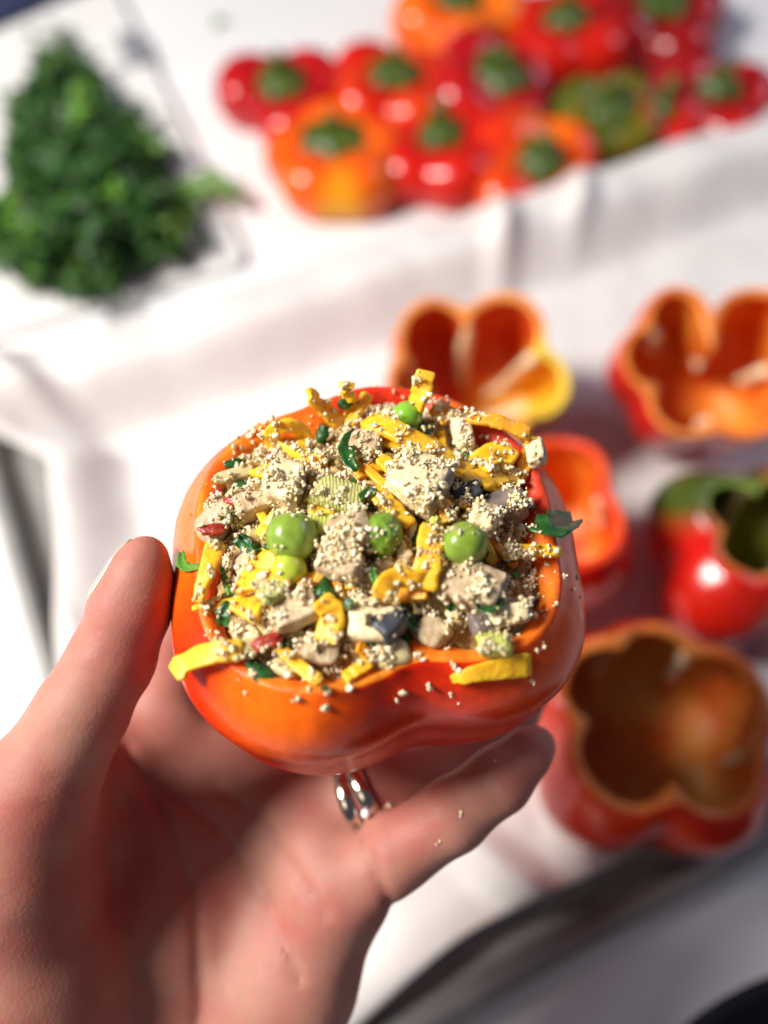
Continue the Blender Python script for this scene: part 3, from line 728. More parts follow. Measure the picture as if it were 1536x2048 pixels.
shred([(520, 1075, 4), (560, 1030, 3)], 34, .0022, 'yellow cheese shred tucked behind the front left pea')
shred([(495, 1135, 4), (555, 1118, 4)], 38, .0022, 'yellow cheese shred touching the front left pea from below')
shred([(470, 1205, 3), (520, 1230, 2.5)], 40, .0024, 'yellow cheese lump beside the dark herb flake on the left rim')
shred([(690, 890, 2.5), (760, 905, 2.5)], 30, .002, 'yellow cheese shred under the curled herb ribbon')
shred([(760, 915, 2), (790, 945, 2)], 30, .0022, 'short yellow cheese shred at the back edge of the big mushroom cube')
shred([(505, 940, 3), (545, 945, 3)], 34, .002, 'small yellow cheese piece beside the left mushroom cube')
shred([(620, 935, 2.5), (640, 980, 2)], 28, .002, 'yellow cheese shred running down from the loop')
shred([(885, 1000, 3), (895, 1045, 2.5)], 28, .002, 'amber cheese shred below the big mushroom cube', m=M_cheese2)
rs = random.Random(21)
for k in range(44):                                 # more shreds, sunk between the others
    for _ in range(40):
        a, r = rs.uniform(0, 6.283), math.sqrt(rs.random()) * .038
        x, y = r * math.cos(a), r * math.sin(a)
        if rho(x, y) < .86: break
    b = rs.uniform(0, 6.283); L = rs.uniform(.007, .014)
    p0 = PM @ Vector((x, y, heap_z(x, y) + .0006)); x2, y2 = x + L * math.cos(b), y + L * math.sin(b)
    if rho(x2, y2) > .9: x2, y2 = x - L * math.cos(b), y - L * math.sin(b)
    p2 = PM @ Vector((x2, y2, heap_z(x2, y2) + .0006)); pm = (p0 + p2) / 2 + PN * rs.uniform(0, .0016)
    SEEDC[0] += 1
    finish('cheese_shred', strip_mesh([p0, pm, p2], rs.uniform(.0018, .0034), rs.uniform(.0009, .0013), None, rs.uniform(-25, 25), (1, rs.uniform(.6, 1)), SEEDC[0]),
           M_cheese if rs.random() < .7 else M_cheese2, 'small yellow cheese shred half sunk in the crumbs', 'cheese shred', 'cheese shreds half sunk in the crumbs')

def blob_mesh(size, rot, seed, power=5.0, rough=.07, skin=None, n=9, fine=.02):
    """a knife-cut chunk: rounded box with uneven faces; skin = local axis whose side keeps the dark skin"""
    bm = bmesh.new(); bmesh.ops.create_cube(bm, size=2); bmesh.ops.subdivide_edges(bm, edges=bm.edges, cuts=n, use_grid_fill=True)
    sx, sy, sz = size; R = rot.to_matrix() if isinstance(rot, Quaternion) else rot
    me = bpy.data.meshes.new('chunk'); sk = []
    for f in bm.faces:
        c = f.calc_center_median(); sk.append(bool(skin is not None and c.dot(Vector(skin)) > .93))
    for v in bm.verts:
        c = v.co.copy(); L = (abs(c.x) ** power + abs(c.y) ** power + abs(c.z) ** power) ** (1 / power); c /= L
        k = 1 + rough * 2 * noise.noise(c * 1.3 + Vector((seed, 0, 0))) + fine * noise.noise(c * 5 + Vector((0, seed, 0)))
        c = c * k; c.x += .18 * c.z * math.sin(seed * 3.1); c.y += .15 * c.x * math.cos(seed * 2.3)
        v.co = R @ Vector((c.x * sx, c.y * sy, c.z * sz))
    bm.to_mesh(me); bm.free()
    me.polygons.foreach_set('material_index', [1 if q else 0 for q in sk]); return me
def rot3(seed, tilt=.5):
    r = random.Random(seed); ax = Vector((r.gauss(0, 1), r.gauss(0, 1), r.gauss(0, 1))).normalized()
    base = PM.to_3x3().to_quaternion() @ Quaternion((0, 0, 1), r.uniform(0, 3.14))
    return Quaternion(ax, r.uniform(-tilt, tilt)) @ base
def chunk(name, x, y, lift, w, h, t, label, cat, group, mats, seed, tilt=.5, spin=None, skin=None, power=5.0, rough=.07, d=None):
    """w, h: size in photo pixels; t: thickness in photo pixels"""
    q = rot3(seed, tilt)
    if spin is not None:
        q = Quaternion(PN, math.radians(spin)) @ PM.to_3x3().to_quaternion(); r = random.Random(seed)
        q = Quaternion(Vector((r.gauss(0, 1), r.gauss(0, 1), r.gauss(0, 1))).normalized(), r.uniform(-tilt, tilt)) @ q
    me = blob_mesh((w * PXM / 2, h * PXM / 2, t * PXM / 2), q, seed, power, rough, skin)
    p = put(x, y, lift * .001, d)
    me.transform(Matrix.Translation(p))
    return finish(name, me, mats, label, cat, group, kind=name)
MU, LK, ON, TO = 'mushroom pieces in the filling', 'leek pieces in the filling', 'onion pieces in the filling', 'dried tomato bits in the filling'
MM, MB, MD = [M_mush, M_mskin], [M_mush_b, M_mskin], [M_mush, M_mdark]
def mush(x, y, l, w, h, t, label, seed, mats=MM, skin=(1, 0, 0), spin=None, tilt=.4, power=5): chunk('mushroom_piece', x, y, l, w, h, t, label, 'mushroom', MU, mats, seed, tilt, spin, skin, power)
mush(835, 968, 3.5, 118, 112, 84, 'largest pale mushroom cube, crumb-dusted, in the middle of the filling', 1, spin=-28, tilt=.25, skin=(1, 0, 0))
mush(572, 972, 3.5, 78, 92, 80, 'pale mushroom cube with grey-purple skin on the left of the filling', 2, spin=-12, tilt=.2)
mush(702, 1072, 4, 82, 78, 70, 'brownish mushroom cube between the front left pea and the wrinkled pea', 3, MB, spin=25, tilt=.3)
mush(680, 1128, 3, 88, 60, 50, 'flat brownish mushroom slice below the brown cube', 4, MB, spin=-20, tilt=.3)
mush(1012, 1015, 3, 84, 62, 56, 'grey mushroom piece beside the large herb leaf', 5, [M_mskin, M_mskin], spin=10)
mush(968, 1038, 3.5, 62, 66, 50, 'cream mushroom piece behind the front right pea', 6, spin=-30)
mush(925, 862, 4, 42, 96, 40, 'tall pale mushroom wedge at the far right rim', 7, spin=8, tilt=.15, power=3.5)
mush(1072, 905, 3, 40, 64, 34, 'crumb-crusted pale mushroom bit on the right rim', 8, spin=10)
mush(742, 1248, 3.2, 92, 70, 60, 'white mushroom chunk beside the dark skinned one', 9, spin=15, skin=None)
mush(775, 1247, 4.2, 58, 60, 46, 'mushroom chunk with slate black skin at the front', 10, [M_mdark, M_mdark], spin=-35, tilt=.2)
mush(940, 1172, 3.2, 120, 84, 60, 'crumb-crusted grey mushroom heap piece below the front right pea', 11, [M_mush_b, M_mskin], spin=-25)
mush(1012, 1232, 3, 96, 40, 40, 'long cream mushroom slice under the herb leaf at the right', 12, spin=12)
mush(965, 1248, 2.4, 50, 46, 40, 'purple-grey mushroom bit between two crumb clumps at the right', 26, [M_mskin, M_mskin], spin=30)
mush(590, 1225, 2.5, 92, 58, 44, 'pinkish mushroom slice left of the yellow lump', 13, MB, spin=10)
mush(735, 890, 2, 66, 58, 46, 'crumb-dusted brown mushroom piece behind the curled herb ribbon', 14, MB, spin=-20)
mush(432, 1042, 2.5, 66, 92, 50, 'dark crusted mushroom strip on the left rim', 15, [M_mush_b, M_mskin], spin=-30)
mush(505, 1005, 2, 70, 62, 50, 'brown mushroom piece below the translucent onion slice', 16, MB, spin=20)
mush(930, 990, 1.5, 60, 50, 46, 'dark mushroom skin piece right below the largest cube', 17, [M_mdark, M_mdark], spin=5)
mush(865, 1265, 1.5, 60, 60, 50, 'brown mushroom piece in the shadowed hollow at the front', 18, MB, spin=50)
mush(640, 1300, .6, 66, 50, 40, 'small brown mushroom piece deep in the front hollow', 27, MB, spin=-10)
L1 = chunk('leek_slice', 676, 990, 3.4, 96, 66, 34, 'ribbed pale yellow-green leek slice between two mushroom cubes', 'leek', LK, [M_leek], 19, .12, -28, None, 6)
chunk('leek_slice', 990, 1292, 2.5, 62, 42, 36, 'small square yellow-green leek piece above the flat cheese slice', 'leek', LK, [M_leek_g], 20, .1, 2, None, 6)
chunk('leek_slice', 640, 1050, 2.5, 50, 50, 30, 'round pale green leek bit behind the front left pea', 'leek', LK, [M_leek_g], 21, .3, 0, None, 3)
chunk('leek_slice', 545, 1185, 4, 52, 40, 24, 'pale leek sliver on the broad cheese piece', 'leek', LK, [M_leek], 28, .3, 30, None, 4)
chunk('onion_piece', 480, 948, 3.2, 104, 34, 24, 'long translucent onion slice on the left rim', 'onion', ON, [M_onion], 22, .15, 22, None, 3)
chunk('onion_piece', 778, 1310, 2.2, 70, 56, 40, 'pale translucent onion cube at the near rim', 'onion', ON, [M_onion], 23, .3, 20, None, 3.5)
chunk('onion_piece', 495, 1293, 2.4, 70, 30, 22, 'thin translucent onion slice on the hanging cheese strip', 'onion', ON, [M_onion], 24, .15, 18, None, 3)
chunk('onion_piece', 572, 1338, 1.6, 60, 34, 26, 'onion sliver in the front hollow by the dark herb leaf', 'onion', ON, [M_onion], 25, .2, -35, None, 3)
for k, (x, y, l, w, h, lab) in enumerate(((436, 985, 3, 20, 20, 'tiny bright red tomato bit on the left rim'), (468, 1000, 3.5, 40, 26, 'dark red dried tomato bit above the small green herb on the left'),
        (425, 1060, 4, 52, 24, 'long dark red tomato bit on the crusted mushroom strip'), (532, 1285, 3.2, 58, 26, 'dark red dried tomato sliver above the front hollow'),
        (545, 912, 3, 22, 16, 'tiny red tomato bit below the cheese loop'), (505, 1300, 2, 30, 20, 'small red tomato bit beside the thin onion slice'))):
    chunk('tomato_bit', x, y, l, w, h, 16, lab, 'tomato', TO, [M_tom], 60 + k, .4, -30 + 20 * k, None, 2.6, .16)

# ---- peas
def pea(x, y, lift, rpx, label, m, seed, squash=(1, 1, 1), wr=0.0, mat_=None):
    bm = bmesh.new(); bmesh.ops.create_uvsphere(bm, u_segments=40, v_segments=24, radius=1)
    for v in bm.verts:
        c = v.co.copy(); k = 1 + .06 * noise.noise(c * 1.4 + Vector((seed, 0, 0))) - wr * abs(noise.noise(c * 2.2 + Vector((0, seed, 0))))
        v.co = Vector((c.x * squash[0], c.y * squash[1], c.z * squash[2])) * (k * rpx * PXM)
    me = bpy.data.meshes.new('pea'); bm.to_mesh(me); bm.free()
    q = Quaternion(Vector((math.sin(seed), math.cos(seed), .5)).normalized(), seed); me.transform(q.to_matrix().to_4x4()); me.transform(Matrix.Translation(put(x, y, lift * .001)))
    return finish('pea', me, m, label, 'pea', 'peas in the filling')
pea(583, 1075, 4.5, 49, 'large smooth green pea at the front left of the filling', M_pea, 1)
pea(929, 1088, 4.5, 43, 'smooth green pea at the front right next to the upright cheese strip', M_pea, 2, (1, 1.06, .96))
pea(765, 1070, 3.0, 44, 'dark wrinkled pea beside the brown mushroom cube', M_pea_d, 3, (.9, 1.05, 1), .28)
pea(815, 832, 4.5, 33, 'bright green pea at the far rim beside the standing cheese shred', mat('bright_pea', (.17, .42, .03), (.24, .48, .05), scale=140, rough=.16, sss=.3, sss_scale=.003, sss_rad=(.5, 1, .15), coat=.4), 4)
pea(578, 1138, 2.2, 34, 'yellow-green pea peeping out under the front left pea', mat('lime_pea', (.42, .50, .04), (.48, .54, .06), scale=140, rough=.25, sss=.3, sss_scale=.003, sss_rad=(.7, 1, .15)), 5)

# ---- chopped herbs: notched, curled flakes with thickness
def flake_mesh(path, width, seed, up=None, thick=.00035):
    n = 12; pts = spline(path, n); vs_, fs = [], []; up = up or PN; m = 5
    for i, p in enumerate(pts):
        t = (pts[min(i + 1, n - 1)] - pts[max(i - 1, 0)]).normalized(); k = i / (n - 1)
        s = t.cross(up); s = (s if s.length > 1e-4 else t.orthogonal()).normalized(); u = s.cross(t).normalized()
        env = math.sin(math.pi * (.10 + .82 * k)) ** .6
        wl = width * env * (1 + .55 * noise.noise(Vector((k * 7, seed, 0)))) / 2; wr = width * env * (1 + .55 * noise.noise(Vector((k * 7, seed, 8)))) / 2
        for j in range(m):
            f = j / (m - 1) * 2 - 1
            vs_.append(p + s * (f * (wl if f < 0 else wr)) + u * (abs(f) * width * .22 * (1 if seed % 2 else -1) + .0004 * noise.noise(Vector((k * 6, f * 2, seed)))))
    for i in range(n - 1):
        for j in range(m - 1): fs.append((i * m + j, i * m + j + 1, (i + 1) * m + j + 1, (i + 1) * m + j))
    N0 = len(vs_); vs2 = [Vector(v) - up * thick for v in vs_]
    ring = [j for j in range(m)] + [i * m + m - 1 for i in range(1, n)] + [(n - 1) * m + j for j in range(m - 2, -1, -1)] + [i * m for i in range(n - 2, 0, -1)]
    allf = fs + [tuple(N0 + i for i in f[::-1]) for f in fs] + [(ring[i], ring[(i + 1) % len(ring)], ring[(i + 1) % len(ring)] + N0, ring[i] + N0) for i in range(len(ring))]
    me = mesh('flake', vs_ + vs2, allf)
    bm = bmesh.new(); bm.from_mesh(me); bmesh.ops.recalc_face_normals(bm, faces=bm.faces); bm.to_mesh(me); bm.free()
    return me
FS = [0]
def herb(P, w, label, m=None, up=None):
    FS[0] += 1; path = [put(p[0], p[1], p[2] * .001) for p in P]
    finish('herb_flake', flake_mesh(path, w * PXM, FS[0], up), m or M_herb, label, 'herb', 'chopped herb flakes in the filling')
herb([(362, 1105, 1.0), (370, 1135, 1.0), (408, 1135, 1.5)], 22, 'bent light green herb strip on the outside of the left rim', M_herb_l)
herb([(448, 928, 3), (470, 920, 3.5), (490, 912, 3)], 24, 'green herb flake on the left rim above the onion slice')
herb([(712, 862, 4), (694, 890, 5), (696, 915, 5), (712, 942, 3.5)], 32, 'dark curled herb ribbon behind the leek slice')
herb([(648, 850, 3.5), (636, 885, 3)], 30, 'dark herb flake beside the cheese loop')
herb([(720, 998, 4.8), (735, 988, 5), (755, 984, 4.5)], 22, 'small bright herb flake on the leek slice')
herb([(690, 796, 5.5), (695, 818, 5)], 34, 'green herb flake caught between the forked cheese pair')
herb([(480, 1098, 3), (500, 1075, 3)], 44, 'very dark herb leaf beside the front left pea')
herb([(615, 1160, 2.2), (640, 1180, 2.5), (650, 1150, 2.5)], 48, 'very dark wet herb leaf below the brown mushroom slice')
herb([(1068, 1050, 4), (1105, 1055, 5.5), (1146, 1042, 5)], 66, 'largest dark green herb leaf spread on the right rim')
herb([(1052, 995, 4), (1062, 1015, 4)], 26, 'small herb flake above the largest herb leaf')
herb([(958, 1222, 5), (978, 1205, 5.5), (1000, 1195, 5)], 48, 'green herb leaf on the long mushroom slice at the right')
herb([(980, 1170, 5), (1008, 1160, 5)], 28, 'small dark herb flake below the front right pea')
herb([(797, 1215, 5), (815, 1240, 5.5), (835, 1265, 4.5)], 24, 'long thin green herb blade beside the slate black mushroom')
herb([(838, 1050, 3), (832, 1100, 3)], 34, 'dark herb flake left of the upright cheese strip')
herb([(462, 1205, 3.5), (450, 1228, 3.5), (446, 1250, 2.5)], 30, 'dark herb flake on the left rim below the pointed shred')
herb([(498, 1318, 2.5), (515, 1340, 2.2), (548, 1352, 1.2)], 36, 'dark curved herb leaf at the near left rim')
herb([(458, 1010, 5), (460, 1042, 5)], 16, 'tiny bright green chive bit on the crusted mushroom strip', M_herb_l)
herb([(440, 1130, 2.5), (452, 1165, 3), (458, 1190, 2.5)], 13, 'thin herb thread beside the slanting cheese shred', M_herb_l)
herb([(975, 1052, 5.5), (992, 1038, 5.5)], 18, 'short bright herb blade on the cream mushroom piece', M_herb_l)
herb([(470, 962, 4), (490, 970, 4)], 28, 'green herb flake beside the small yellow cheese piece')
herb([(690, 1212, 4), (708, 1203, 4)], 20, 'small dark herb flake at the end of the hooked shred')
herb([(640, 1376, 1.2), (658, 1373, 1.2)], 10, 'tiny herb scrap on the cut rim at the front')
herb([(805, 1285, 2.5), (812, 1270, 3)], 26, 'dark herb flake behind the pale onion cube')
herb([(860, 850, 4), (845, 858, 4)], 30, 'dark herb flake below the bright pea')
herb([(745, 1135, 3.5), (752, 1175, 3.5)], 14, 'thin herb thread above the hooked shred', M_herb_l)
rs = random.Random(33)
for k in range(34):
    for _ in range(40):
        a, r = rs.uniform(0, 6.283), math.sqrt(rs.random()) * .038
        x, y = r * math.cos(a), r * math.sin(a)
        if rho(x, y) < .88: break
    b = rs.uniform(0, 6.283); L = rs.uniform(.0016, .0034); FS[0] += 1
    p0 = PM @ Vector((x, y, heap_z(x, y) + .0014)); p2 = p0 + PX * (L * math.cos(b)) + PY * (L * math.sin(b)); pm = (p0 + p2) / 2 + PN * rs.uniform(.0, .001)
    finish('herb_flake', flake_mesh([p0, pm, p2], rs.uniform(.0012, .0026), FS[0]), M_herb if rs.random() < .7 else M_herb_l, 'tiny green herb speck mixed into the crumbs', 'herb', 'herb specks in the crumbs')

rs = random.Random(77)
BITS = (('mushroom_piece', 'mushroom', MB, 'small brown mushroom scrap packed between bigger pieces', 'mushroom scraps in the filling'), ('onion_piece', 'onion', [M_onion], 'small translucent onion dice packed between bigger pieces', 'onion dice in the filling'),
        ('leek_slice', 'leek', [M_leek_g], 'small yellow-green leek dice packed between bigger pieces', 'leek dice in the filling'), ('mushroom_piece', 'mushroom', MM, 'small cream mushroom scrap packed between bigger pieces', 'mushroom scraps in the filling'))
for k in range(44):
    for _ in range(40):
        a, r = rs.uniform(0, 6.283), math.sqrt(rs.random()) * .040
        x, y = r * math.cos(a), r * math.sin(a)
        if rho(x, y) < .93: break
    nm, cat, mm, lab, grp = BITS[k % 4]
    me = blob_mesh((rs.uniform(.0010, .0026), rs.uniform(.0010, .0022), rs.uniform(.0007, .0014)), rot3(300 + k, .9), 300 + k, 3.5, .12, (1, 0, 0) if k % 4 == 0 else None, n=5)
    me.transform(Matrix.Translation(PM @ Vector((x, y, heap_z(x, y) + rs.uniform(.0002, .0012))))); finish(nm, me, mm, lab, cat, grp, kind=nm)

# ---- crumbs: fine pale grains strewn over everything, in clumps
ico = bmesh.new(); bmesh.ops.create_icosphere(ico, subdivisions=2, radius=1)
IV = np.array([v.co[:] for v in ico.verts]); IF = np.array([[v.index for v in f.verts] for f in ico.faces]); ico.free()
def grain_arrays(P, R):
    """many uneven grains as one vertex / face array"""
    n = len(P); K = len(IV)
    V = np.repeat(IV[None], n, 0); W = np.ones((n, K))
    for _ in range(3): W += .24 * np.sin(np.einsum('kc,nc->nk', IV, RNG.standard_normal((n, 3)) * 2.6) + RNG.uniform(0, 6.28, (n, 1)))
    V = V * (W + .10 * RNG.standard_normal((n, K))).clip(.45, 1.7)[..., None]
    V *= (1 + .22 * RNG.standard_normal((n, 1, 3))).clip(.65, 1.5)
    V = V * np.asarray(R)[:, None, None] + np.asarray(P)[:, None, :]
    F = (IF[None] + (np.arange(n) * K)[:, None, None]).reshape(-1, 3)
    return V.reshape(-1, 3), F
TREE = ITEMS.tree()
keep = {'wall': .05, 'heap': .80, 'cheese shred': .20, 'pea': .05, 'mushroom_piece': .34, 'leek_slice': .28, 'onion_piece': .30, 'tomato_bit': .3, 'herb': .12}
def crumbs():
    P, R = [], []; rnd = random.Random(9); tries = 0
    while len(P) < 7600 and tries < 160000:
        tries += 1
        a, r = rnd.uniform(0, 6.283), math.sqrt(rnd.random()) * .044
        x, y = r * math.cos(a), r * math.sin(a)
        if rho(x, y) > 1.10: continue
        d0 = Vector((rnd.gauss(0, .35), rnd.gauss(0, .35), -1)).normalized()
        o = PM @ Vector((x - d0.x * .03, y - d0.y * .03, .03)); d = (PM.to_3x3() @ d0).normalized()
        h = TREE.ray_cast(o, d)
        if h[0] is None: continue
        kind = ITEMS.t[h[2]]
        lp = PM.inverted() @ h[0]
        cl = noise.noise(Vector((lp.x, lp.y, lp.z)) * 230) + .5 * noise.noise(Vector((lp.x, lp.y, lp.z + .1)) * 600)
        pr = keep.get(kind, .4) * min(max(.22 + 1.9 * cl, .01), 1.25)
        if rnd.random() > pr: continue
        s = (.00010 + .00046 * rnd.random() ** 2.0) * (1.3 if rnd.random() < .12 else 1)
        P.append(tuple(h[0] + h[1] * (s * .55) * (1 if h[1].dot(d) < 0 else -1))); R.append(s)
        if rnd.random() < .14 and kind not in ('wall', 'pea', 'herb'):          # little clumps piled on top
            for _ in range(rnd.randint(2, 6)):
                s2 = rnd.uniform(.00016, .00044); q = h[0] + PN * (s + rnd.uniform(0, .0012)) + PX * rnd.gauss(0, .0006) + PY * rnd.gauss(0, .0006)
                P.append(tuple(q)); R.append(s2)
    V, F = grain_arrays(P, R); c = V.mean(0)
    me = bpy.data.meshes.new('crumbs'); me.from_pydata((V - c).tolist(), [], F.tolist()); me.update()
    o = link('crumbs', me, M_crumb); o.location = Vector(c)
    tag(o, 'fine pale cheese and bread crumbs strewn all over the filling', 'crumbs', kind='stuff')
    print('crumbs', len(P))
crumbs()
ITEM_TREE = TREE
def loose(x, y, s, seed, tree, group, label, lift=.5):
    r = (at(x, y, 1.0) - CAMP).normalized(); h = tree.ray_cast(CAMP, r)
    if h[0] is None: return
    rnd = random.Random(seed); P = [h[0] - r * (s * lift)]; R = [s]
    for _ in range(rnd.randint(1, 3)):
        P.append(P[0] + Vector((rnd.gauss(0, s), rnd.gauss(0, s), rnd.gauss(0, s * .5)))); R.append(s * rnd.uniform(.5, .8))
    V, F = grain_arrays([tuple(p) for p in P], R); c = V.mean(0); me = bpy.data.meshes.new('crumb'); me.from_pydata((V - c).tolist(), [], F.tolist()); me.update()
    o = link('crumb', me, M_crumb); o.location = Vector(c); tag(o, label, 'crumb', group)
for k, (x, y, s) in enumerate(((490, 1383, 5), (598, 1398, 8), (653, 1388, 8), (652, 1416, 9), (700, 1376, 7), (806, 1388, 8), (858, 1370, 7), (900, 1387, 4), (918, 1407, 3), (836, 1310, 9), (893, 1298, 6), (910, 1333, 7),
        (1063, 1359, 6), (1088, 1293, 5), (1112, 1207, 6), (1126, 1153, 6), (1148, 1180, 6), (1155, 1155, 5), (1160, 1195, 4), (479, 866, 5), (507, 863, 6), (660, 787, 5), (788, 783, 5), (1093, 1128, 6), (1073, 1300, 5), (408, 868, 4))):
    loose(x, y, s * PXM * .75, k, BASE, 'crumbs on the rim of the held pepper', 'single pale crumb stuck to the skin or cut rim of the held pepper')
#@@PART3
# ------------------------------------------------------------------ the hand
def hand():
    # joints: (photo pixel x, y, depth in metres, radius in mm)
    def J(x, y, d, r): return (np.array(at(x, y, d)), r * .001)
    fingers = {
        'thumb': [J(292, 1112, .1790, 4.6), J(281, 1150, .1795, 6.6), J(262, 1215, .180, 8.4), J(222, 1320, .181, 9.0), J(160, 1430, .182, 9.8), J(75, 1580, .185, 12.2)],
        'index': [J(330, 1455, .228, 10.5), J(362, 1280, .226, 9.2), J(425, 1120, .2225, 8.6), J(520, 970, .2210, 7.4)],
        'middle': [J(470, 1500, .238, 10.5), J(610, 1330, .240, 9.5), J(760, 1150, .2445, 8.8), J(860, 1000, .240, 7.4)],
        'ring': [J(590, 1632, .222, 10.5), J(720, 1592, .2160, 9.2), J(880, 1545, .2215, 8.6), J(1010, 1440, .2270, 8.0), J(1075, 1330, .2265, 6.6)],
        'pinky': [J(700, 1770, .2060, 10.2), J(790, 1705, .2030, 9.2), J(905, 1630, .2000, 8.4), J(1000, 1558, .1995, 7.6), J(1056, 1505, .201, 5.8), J(1076, 1487, .2025, 4.2)],
    }
    palm = [
        [J(75, 1580, .185, 12.2), J(25, 1760, .192, 17), J(60, 1960, .198, 21), J(130, 2230, .212, 25)],       # thenar
        [J(140, 2230, .216, 24), J(330, 1455, .231, 12)], [J(200, 2230, .218, 23), J(470, 1500, .236, 13)],
        [J(260, 2230, .218, 22), J(575, 1640, .2255, 13)], [J(320, 2230, .217, 22), J(665, 1770, .2165, 12)],
        [J(250, 2080, .216, 20), J(330, 1850, .2185, 17), J(420, 1680, .2250, 14)],                             # middle of the palm
        [J(450, 2260, .214, 21), J(595, 1970, .2095, 13.5), J(662, 1810, .2080, 10.5)],                           # hypothenar
        [J(672, 1785, .2075, 9), J(650, 1700, .2115, 9), J(590, 1625, .2240, 9), J(510, 1540, .2300, 8.0), J(400, 1480, .2290, 8.0)],   # pads below the fingers
        [J(100, 1600, .197, 9), J(200, 1540, .215, 10), J(320, 1460, .229, 10)], [J(60, 1700, .199, 11), J(220, 1660, .221, 12), J(390, 1560, .231, 11)],                                  # web
        [J(200, 2260, .222, 28), J(130, 2600, .235, 29), J(60, 3000, .25, 31)],                                  # wrist
    ]
    allp = [q for c in list(fingers.values()) + palm for q in c]
    lo = np.min([p - r for p, r in allp], 0) - .004; hi = np.max([p + r for p, r in allp], 0) + .004
    lo[1] = max(lo[1], float(at(60, 2950, .25)[1]))
    h = .00115; n = np.ceil((hi - lo) / h).astype(int) + 1
    ax = [lo[i] + h * np.arange(n[i]) for i in range(3)]
    X, Y, Z = np.meshgrid(*ax, indexing='ij'); X, Y, Z = (q.astype(np.float32) for q in (X, Y, Z))
    def cone(a, ra, b, rb):
        d = b - a; L2 = float(d @ d)
        t = np.clip(((X - a[0]) * d[0] + (Y - a[1]) * d[1] + (Z - a[2]) * d[2]) / L2, 0, 1)
        return np.sqrt((X - a[0] - t * d[0]) ** 2 + (Y - a[1] - t * d[1]) ** 2 + (Z - a[2] - t * d[2]) ** 2) - (ra + (rb - ra) * t)
    def smin(a, b, k):
        hh = np.clip(.5 + .5 * (b - a) / k, 0, 1); return b + (a - b) * hh - k * hh * (1 - hh)
    def chain(c, k):
        f = None
        for (a, ra), (b, rb) in zip(c[:-1], c[1:]):
            g = cone(a, ra, b, rb); f = g if f is None else smin(f, g, k)
        return f
    FG = None
    for nme, c in fingers.items():
        g = chain(c, .0022); FG = g if FG is None else smin(FG, g, .0012)
    PA = None
    for c in palm:
        g = chain(c, .006); PA = g if PA is None else smin(PA, g, .010)
    f = smin(PA, FG, .0045)
    # photo coordinates of every sample, for creases along drawn lines on the palm side
    rel = np.stack([X - CAMP.x, Y - CAMP.y, Z - CAMP.z], -1)
    dep = rel @ np.array(FWD, dtype=np.float32); u = 768 + FPX * (rel @ np.array(RGT, dtype=np.float32)) / dep; v = 1024 - FPX * (rel @ np.array(UPV, dtype=np.float32)) / dep
    def crease(pts, width, depth):
        nonlocal f
        D = None
        for (x0, y0), (x1, y1) in zip(pts[:-1], pts[1:]):
            dx, dy = x1 - x0, y1 - y0; t = np.clip(((u - x0) * dx + (v - y0) * dy) / (dx * dx + dy * dy), 0, 1)
            g = (u - x0 - t * dx) ** 2 + (v - y0 - t * dy) ** 2; D = g if D is None else np.minimum(D, g)
        f = f + depth * np.exp(-D / (width * width))
    crease([(250, 1500), (330, 1640), (390, 1800), (400, 2000), (385, 2150)], 11, .0013)           # life line
    crease([(300, 1560), (430, 1650), (540, 1800), (600, 1960)], 9, .0010)
    crease([(420, 1560), (520, 1640), (590, 1740), (650, 1830)], 9, .0010)                        # heart line
    crease([(716, 1630), (735, 1700), (760, 1760), (785, 1815)], 8, .0013)                         # base of the little finger
    crease([(835, 1632), (855, 1660), (880, 1690)], 7, .0005); crease([(850, 1620), (875, 1650), (895, 1678)], 6, .0004)
    crease([(955, 1545), (990, 1600)], 9, .0006)
    crease([(150, 1290), (190, 1300), (250, 1330), (300, 1350)], 7, .0005); crease([(130, 1330), (190, 1345), (260, 1365)], 6, .0004)
    crease([(95, 1560), (170, 1580), (250, 1600)], 12, .0006); crease([(70, 1610), (170, 1625), (260, 1620)], 10, .0005)
    crease([(190, 1262), (168, 1292)], 5, .0003)
    # gentle unevenness of flesh
    f = f + .00012 * np.sin(X * 310 + 1.3 * np.sin(Y * 240)) * np.sin(Y * 280 + Z * 190)
    # naive surface nets
    S = f < 0; nx, ny, nz_ = f.shape
    cx = np.zeros((nx - 1, ny - 1, nz_ - 1), np.float32); cyy = np.zeros_like(cx); cz = np.zeros_like(cx); cn = np.zeros_like(cx)
    corner = lambda A, i, j, k: A[i:nx - 1 + i, j:ny - 1 + j, k:nz_ - 1 + k]
    for i in range(2):
        for j in range(2):
            for k in range(2):
                for axx in range(3):
                    if (i, j, k)[axx]: continue
                    e = [i, j, k]; e[axx] = 1
                    fa, fb = corner(f, i, j, k), corner(f, *e); m = (fa < 0) != (fb < 0)
                    t = np.where(m, fa / np.where(m, fa - fb, 1), 0)
                    cx += m * (i + (t if axx == 0 else 0)); cyy += m * (j + (t if axx == 1 else 0)); cz += m * (k + (t if axx == 2 else 0)); cn += m
    act = cn > 0; idx = np.full(act.shape, -1, np.int64); idx[act] = np.arange(act.sum())
    gi, gj, gk = np.nonzero(act)
    V = np.stack([lo[0] + h * (gi + cx[act] / cn[act]), lo[1] + h * (gj + cyy[act] / cn[act]), lo[2] + h * (gk + cz[act] / cn[act])], 1)
    quads = []
    a, b = S[:-1, 1:-1, 1:-1], S[1:, 1:-1, 1:-1]; I, Jj, K = np.nonzero(a != b); s = a[I, Jj, K]
    q = np.stack([idx[I, Jj, K], idx[I, Jj + 1, K], idx[I, Jj + 1, K + 1], idx[I, Jj, K + 1]], 1); q[~s] = q[~s][:, ::-1]; quads.append(q)
